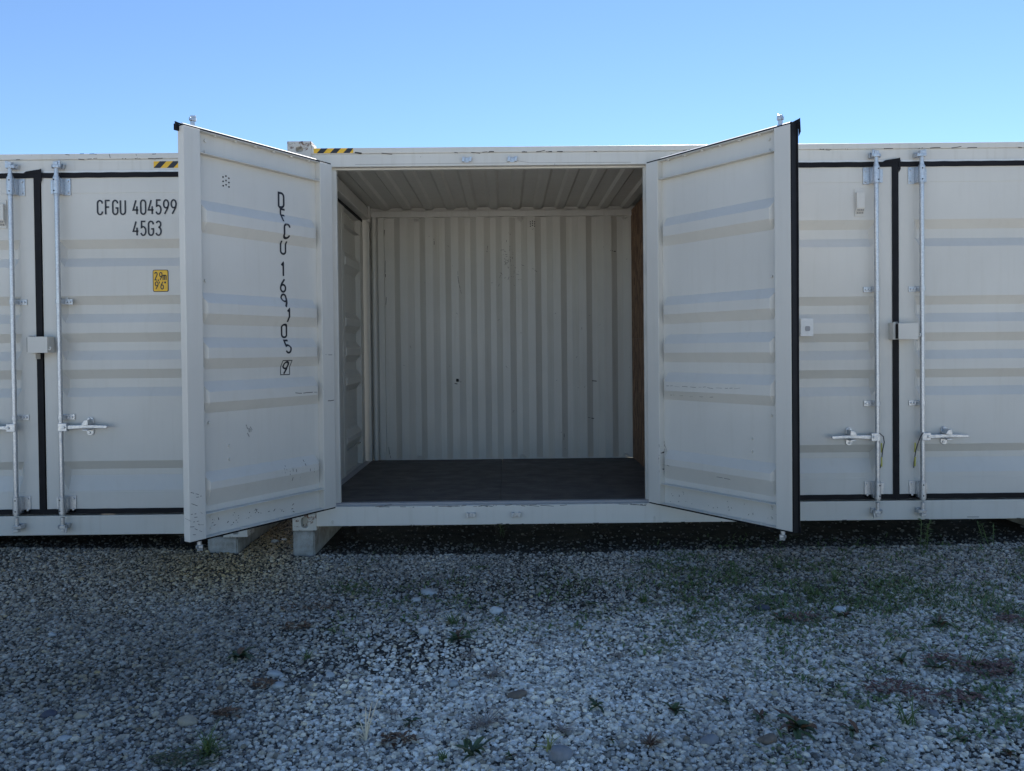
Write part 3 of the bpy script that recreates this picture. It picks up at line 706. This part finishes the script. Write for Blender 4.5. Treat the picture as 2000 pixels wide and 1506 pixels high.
# chips and dirt on the rails
k = MB(); 
for i in range(36): wander(k, random.uniform(.5, 6.0), 2.8025, random.uniform(.008, .08), 0, fr, .005, 2)
wander(k, .50, 2.809, .05, 0, fr, .010, 2)
for i in range(24): wander(k, random.uniform(.4, 2.7), .168+random.uniform(-.003, .004), random.uniform(.01, .12), 0, fr, .004, 2)
for i in range(14): wander(k, random.uniform(.4, 5.9), .032, random.uniform(.01, .05), 0, fr, .005, 2)
wander(k, 5.05, .045, .09, 0, fr, .004, 2)
k.build('paint_chips', 'scuff', cm)
k = MB(); fl_ = lambda x, z: (x, .0078, z)
for xa, xb, za, zb in ((.5, 1.62, 2.722, 2.724), (1.62, 1.70, 2.724, 2.740), (1.70, 1.80, 2.740, 2.723), (1.80, 2.55, 2.723, 2.720)): ribbon(k, [(xa, za), (xb, zb)], .0025, fl_, .05)
k.build('lintel_crease', 'scuff_light', cm)

# ------------------------------------------------------------------ concrete blocks
def block(x0, x1, y0, y1, z0, z1, label):
    k = MB(); n = 10
    vs = []; fs = []
    k.box(0, x1-x0, 0, y1-y0, 0, z1-z0)
    o = k.build('concrete_block', 'concrete', None, loc=(x0, y0, z0))
    bm = bmesh.new(); bm.from_mesh(o.data)
    bmesh.ops.bevel(bm, geom=bm.edges[:], offset=.010, segments=2, affect='EDGES')
    bmesh.ops.subdivide_edges(bm, edges=[e for e in bm.edges if e.calc_length() > .05], cuts=7, use_grid_fill=True)
    for v_ in bm.verts:
        q = v_.co+Vector((x0*7, y0, 0)); v_.co += Vector((mnoise.noise(q*16), mnoise.noise(q*16+Vector((9, 0, 0))), mnoise.noise(q*16+Vector((0, 9, 0)))*(0 if v_.co.z > z1-z0-.012 else 1)))*.005
    bm.to_mesh(o.data); bm.free()
    tag(o, label, 'block', 'concrete blocks under the containers'); return o
block(-.002, .160, .004, 1.35, -.235, -.003, 'tall pale concrete block under the rusty corner of the open container')
block(-.622, -.400, -.035, 1.35, -.200, -.037, 'low concrete block beneath the door leaf lettered DFCU, left of the gravel gap')
block(5.85, 6.01, .004, 1.35, -.235, -.003, 'concrete block under the far right end of the open container')

# ------------------------------------------------------------------ ground sheet
xs = np.unique(np.concatenate([np.linspace(-150, -7, 14), np.arange(-7, 11, .09), np.linspace(11, 160, 14)]))
ys = np.unique(np.concatenate([np.linspace(-150, -9, 12), np.arange(-9, 4, .09), np.linspace(4, 160, 14)]))
V = [(x, y, gz(x, y)) for y in ys for x in xs]; nx_ = len(xs)
F = [(j*nx_+i, j*nx_+i+1, (j+1)*nx_+i+1, (j+1)*nx_+i) for j in range(len(ys)-1) for i in range(nx_-1)]
me = bpy.data.meshes.new('ground'); me.from_pydata(V, [], F); me.materials.append(M['soil'])
for p in me.polygons: p.use_smooth = True
go = bpy.data.objects.new('ground', me); COL.objects.link(go); go['kind'] = 'structure'

# ------------------------------------------------------------------ gravel
rng = np.random.default_rng(11)
def ico(sub):
    bm = bmesh.new(); bmesh.ops.create_icosphere(bm, subdivisions=sub, radius=1)
    v = np.array([q.co[:] for q in bm.verts]); f = np.array([[q.index for q in p.verts] for p in bm.faces]); bm.free(); return v, f
def project(P):
    d = P-np.array([CX, CY, CZ]); a = d@np.array(r2); b = d@np.array(u2); w = d@np.array(fw)
    return 1000+1523.7*a/w, 704.36-1523.7*b/w, w
def blob(px, py, cx, cy, rx, ry): return np.exp(-(((px-cx)/rx)**2+((py-cy)/ry)**2))
def vnoise(x, y, s, seed=0):
    r = np.random.default_rng(seed).random((64, 64)); X = x*s; Y = y*s
    xi = np.floor(X).astype(int); yi = np.floor(Y).astype(int); fx = X-xi; fy = Y-yi; fx = fx*fx*(3-2*fx); fy = fy*fy*(3-2*fy)
    g = lambda a, b: r[a % 64, b % 64]
    return (g(xi, yi)*(1-fx)+g(xi+1, yi)*fx)*(1-fy)+(g(xi, yi+1)*(1-fx)+g(xi+1, yi+1)*fx)*fy
def gravel(name, count, rad, sub, x0, x1, y0, y1, cover, mode, seed):
    rg = np.random.default_rng(seed)
    x = rg.uniform(x0, x1, count); y = rg.uniform(y0, y1, count); z = np.full(count, -.19)
    px, py, w = project(np.stack([x, y, z], 1))
    keep = (px > -70) & (px < 2070) & (py < 1570) & (w > .5)
    nz = vnoise(x+20, y+20, 1.1, 3)*.6+vnoise(x+20, y+20, 3.3, 5)*.4
    dens = np.clip(.78+1.1*(nz-.5), .3, 1)
    # thin, dirty places in the photograph
    thin = .75*blob(px, py, 500, 1150, 260, 50)+.65*blob(px, py, 700, 1130, 200, 30)+.25*blob(px, py, 560, 1260, 160, 90)+.6*blob(px, py, 1450, 1150, 500, 40) \
        +.35*blob(px, py, 900, 1280, 160, 40)+.7*blob(px, py, 420, 1430, 150, 60)+.5*blob(px, py, 1850, 1200, 250, 60)+.35*blob(px, py, 1820, 1360, 180, 50)+.25*blob(px, py, 640, 1240, 260, 90)+.35*blob(px, py, 620, 1400, 170, 70)+.35*blob(px, py, 250, 1340, 250, 60)+.4*blob(px, py, 130, 1500, 300, 40)
    dens = dens-.45*blob(px, py, 430, 1118, 130, 30)
    dens = np.clip(dens-thin*(.62 if mode == 'big' else 0), .30, 1)
    fade = np.clip((-.75-y)/.55, 0, 1)
    if mode == 'big': dens = dens*fade
    if mode == 'far':
        dens = np.clip(dens*1.25, .45, 1)*(1-np.clip((-.70-y)/.55, 0, 1)*.9)
        dens = np.where((y > .0) & ~((x > -.42) & (x < .02)), dens*np.clip(.26-y*.5, .03, 1), dens)
    keep &= rg.random(count) < dens
    keep &= ~((y > -.03) & (y < 1.36) & (((x > -.01) & (x < .17)) | ((x > -.63) & (x < -.39))))
    x, y, px, py = x[keep], y[keep], px[keep], py[keep]; n = len(x)
    r = rad*np.exp(rg.normal(0, .34, n)); r = np.clip(r, rad*.45, rad*2.3)
    z = np.array([gz(a, b) for a, b in zip(x, y)])
    base, fc = ico(sub); nv = len(base)
    if sub == 1: fc = fc[np.argsort(base[fc].mean(1)[:, 2])[5:]]      # the underside of a bedded stone is never seen
    # 24 jittered shapes
    K = 24; shp = []
    for k in range(K):
        s = base.copy(); 
        dirs = rg.normal(size=(5, 3)); dirs /= np.linalg.norm(dirs, axis=1)[:, None]
        for d in dirs:                      # shave flat facets
            h = rg.uniform(.55, .85); t_ = s@d; m_ = t_ > h; s[m_] -= np.outer(t_[m_]-h, d)
        s *= np.array([1, rg.uniform(.65, .95), rg.uniform(.45, .75)]); shp.append(s*(1+rg.normal(0, .05, (nv, 1))))
    shp = np.array(shp)[rg.integers(0, K, n)]
    a = rg.uniform(0, 2*np.pi, n); tl = rg.normal(0, .28, n); tm = rg.normal(0, .28, n)
    ca, sa = np.cos(a), np.sin(a); P = shp
    X, Y_, Z_ = P[..., 0], P[..., 1], P[..., 2]
    Y2 = Y_*np.cos(tl)[:, None]-Z_*np.sin(tl)[:, None]; Z2 = Y_*np.sin(tl)[:, None]+Z_*np.cos(tl)[:, None]
    X2 = X*np.cos(tm)[:, None]+Z2*np.sin(tm)[:, None]; Z3 = -X*np.sin(tm)[:, None]+Z2*np.cos(tm)[:, None]
    X3 = X2*ca[:, None]-Y2*sa[:, None]; Y3 = X2*sa[:, None]+Y2*ca[:, None]
    lift = r*(rg.uniform(.10, .42, n))
    co = np.stack([X3*r[:, None]+x[:, None], Y3*r[:, None]+y[:, None], Z3*r[:, None]+(z+lift)[:, None]], -1).reshape(-1, 3)
    faces = (fc[None]+(np.arange(n)*nv)[:, None, None]).reshape(-1, 3)
    # stone colours: pale grey limestone, some tan, some dark; warmer and browner at the left
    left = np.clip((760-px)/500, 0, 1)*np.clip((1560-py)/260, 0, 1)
    val = np.clip(rg.normal(.60, .16, n), .14, .86)*(.38 if mode == 'fine' else 1); val *= 1-.26*left; val *= 1-.22*blob(px, py, 700, 1200, 330, 110); val *= 1-.12*np.clip((1180-py)/100, 0, 1)*(px > 650); val *= np.where(y > 0, np.where((x > -.42) & (x < .02), .8, .45), 1)  # stones under the containers get the shade there as darker colour
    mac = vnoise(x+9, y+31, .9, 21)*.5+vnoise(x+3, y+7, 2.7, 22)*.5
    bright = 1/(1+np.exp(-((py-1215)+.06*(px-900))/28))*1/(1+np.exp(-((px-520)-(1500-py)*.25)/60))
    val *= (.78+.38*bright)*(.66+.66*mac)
    dirt = np.clip(blob(px, py, 430, 1118, 150, 42)+.8*blob(px, py, 520, 1060, 60, 40), 0, 1)  # warm light by the gap tinted into the stones, along with brown dirt
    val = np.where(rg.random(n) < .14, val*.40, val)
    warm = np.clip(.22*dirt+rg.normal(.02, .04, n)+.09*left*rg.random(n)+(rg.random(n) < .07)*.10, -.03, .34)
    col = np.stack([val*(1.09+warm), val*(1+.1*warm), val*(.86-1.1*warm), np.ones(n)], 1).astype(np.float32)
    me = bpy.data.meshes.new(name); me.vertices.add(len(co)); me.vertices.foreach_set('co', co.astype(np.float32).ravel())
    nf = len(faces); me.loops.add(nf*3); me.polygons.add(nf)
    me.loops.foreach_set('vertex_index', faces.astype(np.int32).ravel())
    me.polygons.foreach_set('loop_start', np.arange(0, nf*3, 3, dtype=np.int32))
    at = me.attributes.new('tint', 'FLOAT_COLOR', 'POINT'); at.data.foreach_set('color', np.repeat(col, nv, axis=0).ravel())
    if sub > 1: me.polygons.foreach_set('use_smooth', np.ones(nf, dtype=bool))
    me.materials.append(M['gravel_stone']); me.update(); me.validate()
    o = bpy.data.objects.new(name, me); COL.objects.link(o); print(name, n, nf); return o
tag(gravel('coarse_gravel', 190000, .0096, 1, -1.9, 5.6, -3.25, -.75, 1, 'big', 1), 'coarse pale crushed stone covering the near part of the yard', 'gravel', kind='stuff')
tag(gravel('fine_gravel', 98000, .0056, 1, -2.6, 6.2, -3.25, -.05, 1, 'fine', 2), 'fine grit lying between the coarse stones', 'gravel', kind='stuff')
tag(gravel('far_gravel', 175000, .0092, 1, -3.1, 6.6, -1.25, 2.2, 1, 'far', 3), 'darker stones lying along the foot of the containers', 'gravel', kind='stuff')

# ------------------------------------------------------------------ single stones
def stone(px, py, wpx, mat, label, flat_=.55, asp=.7):
    x, y, z = px2g(px, py); dist = math.dist((x, y, z), (CX, CY, CZ)); r = wpx/2/1523.7*dist
    bm = bmesh.new(); bmesh.ops.create_icosphere(bm, subdivisions=3, radius=1)
    sd_ = Vector((px*.13, py*.17, 0))
    for v in bm.verts:
        v.co *= 1+.30*mnoise.noise(v.co*1.1+sd_)+.08*mnoise.noise(v.co*3.5+sd_)
        v.co = Vector((v.co.x*r, v.co.y*r*asp, v.co.z*r*flat_))
    for f in bm.faces: f.smooth = True
    me = bpy.data.meshes.new('stone'); bm.to_mesh(me); bm.free(); me.materials.append(M[mat])
    o = bpy.data.objects.new('stone', me); COL.objects.link(o); o.location = (x, y, z+r*flat_*.45+.004); o.rotation_euler = (random.uniform(-.15, .15), random.uniform(-.15, .15), random.uniform(-.5, .5))
    tag(o, label, 'stone', 'larger stones on the gravel')
for a in ((827, 1238, 20, 'stone_white', 'white rounded stone just left of the green weed in mid-yard', .8),
          (871, 1318, 15, 'stone_white', 'white upright stone beside the flat dry grass tuft', .9),
          (838, 1161, 33, 'stone_pale', 'long flat pale stone lying across the gravel near the containers', .35),
          (812, 1175, 22, 'stone_pale', 'pale flat stone just below the long flat one', .4),
          (969, 1199, 24, 'stone_white', 'whitish angular stone in the centre of the yard, above the weeds', .7),
          (1010, 1363, 34, 'stone_brown', 'brown flat stone between two dry grass tufts', .45),
          (1097, 1484, 44, 'stone_grey', 'big smooth grey stone at the bottom beside yellow grass', .75),
          (1640, 1195, 23, 'stone_white', 'bright white flat stone among weeds at the right', .5),
          (1385, 1453, 36, 'stone_grey', 'dull grey stone near the bottom right of centre', .5),
          (1500, 1452, 34, 'stone_brown', 'dark brown stone below the jagged-leaved weed', .5),
          (1490, 1192, 26, 'stone_dark', 'dark slate-grey stone near the red weed', .5),
          (366, 1416, 32, 'stone_tan', 'tan lump of stone on fine grit at lower left', .55),
          (160, 1403, 22, 'stone_tan', 'yellowish tan stone at lower left beside a slate piece', .6),
          (95, 1401, 26, 'stone_dark', 'dark blue-grey slate piece at the lower left', .5),
          (536, 1320, 26, 'stone_pale', 'slanted pale sliver of stone above a lumpy one', .4),
          (543, 1345, 24, 'stone_pale', 'lumpy pale stone left of the straw tuft', .6),
          (645, 1323, 18, 'stone_pale', 'pale stone right of the slanted sliver', .6),
          (125, 1447, 22, 'stone_pale', 'flat pale stone near the lower left corner', .4),
          (102, 1243, 14, 'stone_pale', 'pale pebble in the brown gravel at the left', .5),
          (430, 1350, 10, 'stone_brown', 'small reddish stone standing on grit left of centre', 1.2),
          (1825, 1400, 17, 'stone_grey', 'grey pebble beside the brown weeds at lower right', .7),
          (885, 1340, 20, 'stone_pale', 'light grey stone below the white upright one', .6),
          (1118, 1235, 14, 'stone_tan', 'small tan stone right of the mid-yard weeds', .6),
          (537, 1060, 14, 'stone_pale', 'pale stone in the gap between the two containers', .5),
          (555, 1056, 11, 'stone_white', 'small white stone in the gap between the two containers', .4)):
    stone(*a)

# ------------------------------------------------------------------ weeds
def blade(mb, base, az, ln, w, droop, lift, segs=5, shape='blade', fold=0):
    d = Vector((math.cos(az), math.sin(az), 0)); n = Vector((-d.y, d.x, 0)); vs = []; p = Vector(base); el = lift
    for i in range(segs+1):
        t_ = i/segs
        if shape == 'blade': ww = w*(1-t_)**.6
        elif shape == 'leaf': ww = w*math.sin(math.pi*min(1, (.12+t_*.88)))**.7+.0006
        else: ww = w*(.35+.65*abs(math.sin(t_*math.pi*2.6)))*math.sin(math.pi*(.1+.9*t_))+.0006
        up_ = Vector((0, 0, 1))*fold*ww
        vs += [p-n*ww/2+up_, p, p+n*ww/2+up_] 
        p = p+(d*math.cos(el)+Vector((0, 0, 1))*math.sin(el))*ln/segs; el -= droop/segs
    mb.add(vs, [(3*i+j, 3*i+j+1, 3*i+j+4, 3*i+j+3) for i in range(segs) for j in (0, 1)])
def plant(kind, px, py, wpx, label, mat=None, group=None, n=None):
    x, y, z = px2g(px, py); dist = math.dist((x, y, z), (CX, CY, CZ)); r = wpx/2/1523.7*dist; z += .014
    if kind == 'rosette':
        root = empty('weed', (x, y, z)); tag(root, label, 'weed', group or 'green weeds in the gravel')
        nn = int((n or 8)*1.7)
        for i in range(nn):
            k = MB(); az = i*2*math.pi/nn+random.uniform(-.35, .35)
            blade(k, (random.gauss(0, r*.10), random.gauss(0, r*.10), .004), az, r*random.uniform(.35, 1.05), r*random.uniform(.16, .34), random.uniform(.2, 1.3), random.uniform(.05, .9), 6, random.choice(['leaf', 'jag', 'jag']), .3)
            k.build('leaf', random.choice([mat or 'leaf_green', 'leaf_green', 'leaf_dark', 'brown_leaf']), root, smooth=True)
        return
    mb = MB()
    if kind == 'tuft':
        for i in range(n or 34): blade(mb, (random.gauss(0, r*.13), random.gauss(0, r*.13), 0), random.uniform(0, 6.3), r*random.uniform(.6, 1.25), .0062, random.uniform(.3, 1.4), random.uniform(.35, 1.35), 5)
    elif kind == 'dry':
        for i in range(n or 30): blade(mb, (random.gauss(0, r*.06), random.gauss(0, r*.06), 0), random.uniform(0, 6.3), r*random.uniform(.5, 1.2), .0048, random.uniform(-.1, .6), random.uniform(.08, .6), 4)
    elif kind == 'mat':
        for i in range(n or 90):
            a = random.uniform(0, 6.3); q = r*math.sqrt(random.random()); blade(mb, (q*math.cos(a)*1.2, q*math.sin(a)*.6, random.uniform(.0, .018)), random.uniform(0, 6.3), random.uniform(.015, .035), .012, .5, random.uniform(0, .5), 3, 'leaf')
    elif kind == 'upright':
        for s in range(3):
            az = random.uniform(0, 6.3); pts = [Vector((random.gauss(0, .02), random.gauss(0, .02), 0))]
            for i in range(6): pts.append(pts[-1]+Vector((math.cos(az)*.008, math.sin(az)*.008, r*.33)))
            mb.tube(pts, .0022, 5)
            for p in pts[1:]:
                for j in range(4): blade(mb, p, random.uniform(0, 6.3), r*.45, .009, .8, .6, 4, 'leaf')
    k = mb.build('grass_tuft' if kind in ('tuft', 'dry') else 'weed', mat or 'grass_green', None, smooth=True, loc=(x, y, z))
    tag(k, label, 'grass' if kind in ('tuft', 'dry') else 'weed', group or {'tuft': 'grass tufts in the gravel', 'dry': 'dead grass tufts in the gravel', 'mat': 'low creeping weeds', 'upright': 'upright weeds by the containers'}[kind])
P = plant
P('rosette', 893, 1255, 62, 'bushy green weed in mid-yard, right of the white rounded stone', n=11); P('tuft', 885, 1222, 60, 'green grass tuft growing just behind the bushy mid-yard weed')
P('rosette', 465, 1290, 70, 'dark leafy weed on grit, left of centre', 'leaf_dark', n=9); P('rosette', 805, 1242, 26, 'small green weed touching the white rounded stone')
P('rosette', 925, 1480, 92, 'broad-leaved green weed at the bottom edge, left of the yellow grass', n=7); P('rosette', 998, 1487, 34, 'small green seedling between the broad-leaved weed and yellow grass')
P('rosette', 1165, 1388, 62, 'round-leaved weed on coarse stone above the yellow grass', n=6); P('rosette', 1320, 1398, 66, 'spreading green weed on white stones, right of the round-leaved one', n=8)
P('rosette', 1153, 1186, 36, 'small dense green weed in the dirty strip at centre'); P('rosette', 1415, 1378, 40, 'small leafy weed alone on pale stones right of centre', n=6)
P('rosette', 1555, 1430, 96, 'large jagged-leaved weed, green and rusty, at lower right', n=9); P('rosette', 1665, 1437, 56, 'thin-leaved upright weed right of the jagged one', 'leaf_dark', n=7)
P('rosette', 1485, 1408, 38, 'little weed above and left of the jagged-leaved one', n=6); P('rosette', 1833, 1226, 60, 'bright broad-leaved weed among stones at the right', 'leaf_green', n=9)
P('rosette', 1760, 1300, 44, 'leafy weed left of the deep red creeper at right', n=8); P('rosette', 1830, 1312, 52, 'leafy weed beside the deep red creeper, under the broad-leaved one', n=9)
P('rosette', 1650, 1210, 40, 'leafy weed just behind the bright white flat stone', 'leaf_dark', n=8); P('rosette', 1525, 1216, 46, 'dark weed at the left end of the red creeping patch', 'leaf_dark', n=8)
P('rosette', 1355, 1215, 34, 'dark green weed on pale gravel right of centre', 'leaf_dark', n=7); P('rosette', 1375, 1174, 30, 'round green weed near the dirty strip, right of centre', n=8)
P('rosette', 1895, 1365, 40, 'leafy weed right of the dark red mat', n=7); P('rosette', 1875, 1455, 36, 'small weed near the lower right corner', 'leaf_dark', n=7)
P('rosette', 1700, 1470, 34, 'dark weed at the bottom right, below the thin-leaved one', 'leaf_dark', n=6); P('rosette', 800, 1420, 44, 'reddish-green weed above the broad-leaved one at the bottom', 'brown_leaf', n=6)
P('rosette', 1970, 1480, 44, 'leafy weed in the lower right corner', n=8); P('rosette', 890, 1140, 22, 'tiny green weed in the dirt in front of the doorway', n=7)
P('rosette', 700, 1425, 30, 'small dark weed behind the straw stalks', 'leaf_dark', n=6); P('rosette', 1195, 1455, 30, 'small weed beside the big smooth grey stone', n=6)
P('tuft', 405, 1478, 100, 'big green grass tuft at the lower left edge', n=60); P('mat', 360, 1490, 100, 'creeping dark weed spread around the big lower-left tuft', 'leaf_dark', n=120)
P('tuft', 1075, 1470, 86, 'yellow grass tuft at the bottom beside the big grey stone', 'grass_yellow', n=12); P('tuft', 1770, 1420, 90, 'tall green grass tuft at lower right', n=26)
P('tuft', 1070, 1160, 34, 'small grass tuft in the dirty strip, left one of two', n=16); P('tuft', 1130, 1163, 40, 'small grass tuft in the dirty strip, right one of two', n=18)
P('tuft', 1258, 1180, 46, 'thin grass tuft right of the two small ones'); P('tuft', 1520, 1112, 46, 'grass tuft near the foot of the right open door'); P('tuft', 1632, 1140, 54, 'grass tuft right of the right open door')
P('tuft', 1900, 1305, 60, 'thin grass tuft over the red mat at right', n=20); P('tuft', 1590, 1165, 40, 'grass tuft in front of the bright white flat stone', n=20)
P('tuft', 600, 1292, 40, 'faint grass tuft right of the dark leafy weed', n=16); P('tuft', 680, 1155, 34, 'grass tuft in front of the left concrete block', n=14)
P('tuft', 865, 1490, 40, 'short grass by the broad-leaved weed at the bottom', n=16)
P('dry', 960, 1326, 90, 'flat dead grass tuft with radiating stalks', 'dry_stem', n=34); P('dry', 945, 1422, 120, 'largest dead grass tuft, spidery, low in the picture', 'dry_stem', n=50)
P('dry', 915, 1290, 54, 'bristly dead grass clump under the bushy mid-yard weed', 'dry_stem', n=30); P('dry', 1050, 1262, 70, 'dead grass tuft right of the bushy weed', 'dry_stem', n=26)
P('dry', 1210, 1285, 50, 'dead brown stalks on pale stones right of centre', 'dry_stem', n=24); P('dry', 1268, 1460, 60, 'dense rust-brown dead clump at the bottom', 'brown_leaf', n=50)
P('dry', 1100, 1432, 70, 'pale dead grass fan behind the yellow grass', 'dry_stem', n=24); P('dry', 770, 1400, 60, 'thin dead grass left of the large spidery tuft', 'dry_stem', n=16)
P('dry', 1810, 1385, 60, 'grey dead stalks beside the dark red mat', 'dry_stem', n=24); P('dry', 1700, 1285, 50, 'thin dead tuft left of the leafy weeds', 'dry_stem', n=18)
# pale straw stalks
x, y, z = px2g(715, 1452); k = MB()
for az, ln, lf in ((2.6, .085, .5), (2.2, .08, .9), (1.75, .10, 1.2), (1.2, .11, 1.35), (.9, .125, 1.25), (2.9, .05, .35)):
    blade(k, (0, 0, 0), az, ln*1.35, .0080, .35, lf, 5)
o = k.build('straw_stalks', 'straw', None, smooth=True, loc=(x, y, z+.012)); tag(o, 'bright pale straw stalks fanned out at the bottom left of centre', 'dry grass')
for i, (px_, py_, w_, lb) in enumerate(((1560, 1212, 74, 'red creeping weed in a low strip, left of the bright white stone'), (1740, 1352, 84, 'deep red mat of weed, nearest at the right'), (1850, 1372, 90, 'dark reddish mat spreading behind the grey pebble'),
        (1850, 1300, 80, 'deep red creeper between leafy weeds at right'), (1925, 1318, 66, 'red creeper close to the right edge, middle one'), (1985, 1218, 60, 'red creeper at the right edge, farthest back'), (1945, 1305, 60, 'thin red creeper at the right edge, beside the middle one'))):
    P('mat', px_, py_, w_, lb, 'red_leaf', n=85)
for px_, py_, w_, lb in ((600, 1192, 80, 'dull red-brown creeper on dirt below the tall concrete block'), (575, 1232, 50, 'dark brown creeper right of the dark leafy weed'), (520, 1345, 56, 'dark trailing weed above the lumpy pale stone'), (440, 1400, 40, 'dark trailing weed on grit at lower left'), (780, 1452, 60, 'brown creeper right of the straw stalks')):
    P('mat', px_, py_, w_, lb, 'brown_leaf', n=50)
P('upright', 1815, 1078, 46, 'tallest upright weed at the foot of the closed right doors', 'grass_green'); P('upright', 1935, 1068, 34, 'upright weed at the container foot near the right edge', 'grass_green')
P('upright', 985, 1052, 40, 'small upright weed in the shade under the open bay', 'leaf_green')
# thin green ground cover
mb = MB()
for i in range(8500):
    px_ = random.uniform(1250, 2060); py_ = random.gauss(1128, 52)+ (px_-1250)*.05
    if py_ < 1050 or py_ > 1420: continue
    x, y, z = px2g(px_, py_)
    if mnoise.noise(Vector((x*1.6, y*1.9, 9)))*.7+mnoise.noise(Vector((x*6, y*6, 2)))*.9-.22*max(0, (1560-px_)/300) < random.uniform(-.35, .45): continue
    blade(mb, (x, y, z+.010), random.uniform(0, 6.3), random.uniform(.018, .060), random.uniform(.004, .011), .9, random.uniform(.2, 1.2), 3, random.choice(['blade', 'leaf']))
for i in range(3500):
    px_ = random.uniform(560, 1400); py_ = random.gauss(1150, 60)
    if py_ < 1060: continue
    x, y, z = px2g(px_, py_)
    if mnoise.noise(Vector((x*2.2, y*2.2, 4))) < .12: continue
    blade(mb, (x, y, z+.006), random.uniform(0, 6.3), random.uniform(.012, .04), random.uniform(.003, .006), .9, random.uniform(.2, 1.2), 3, random.choice(['blade', 'leaf']))
for i in range(2200):
    px_ = random.uniform(1450, 2060); py_ = random.uniform(1200, 1500)
    x, y, z = px2g(px_, py_)
    if mnoise.noise(Vector((x*2.4, y*2.4, 14))) < .18: continue
    blade(mb, (x, y, z+.008), random.uniform(0, 6.3), random.uniform(.015, .04), random.uniform(.003, .009), .9, random.uniform(.2, 1.0), 3, random.choice(['blade', 'leaf']))
for i in range(210):
    if i < 130: px_, py_ = random.uniform(1250, 2040), random.gauss(1150, 60)
    elif i < 170: px_, py_ = random.uniform(1500, 2040), random.uniform(1200, 1480)
    else: px_, py_ = random.uniform(620, 1400), random.gauss(1180, 50)
    if py_ < 1060 or py_ > 1500: continue
    x0_, y0_, z0_ = px2g(px_, py_); q_ = random.uniform(.03, .09)
    for k_ in range(int(q_*420)):
        x, y = x0_+random.gauss(0, q_), y0_+random.gauss(0, q_*.8)
        blade(mb, (x, y, gz(x, y)+.011), random.uniform(0, 6.3), random.uniform(.015, .045), random.uniform(.005, .013), 1.0, random.uniform(.1, 1.0), 3, 'leaf')
o = mb.build('ground_cover', 'grass_green', None, smooth=True); tag(o, 'thin low green growth scattered over the gravel on the right', 'ground cover', kind='stuff')
print('TRIS', sum(sum(len(p.vertices)-2 for p in o.data.polygons) if len(o.data.polygons) < 5000 else len(o.data.loops)//3 for o in bpy.data.objects if o.type == 'MESH'))
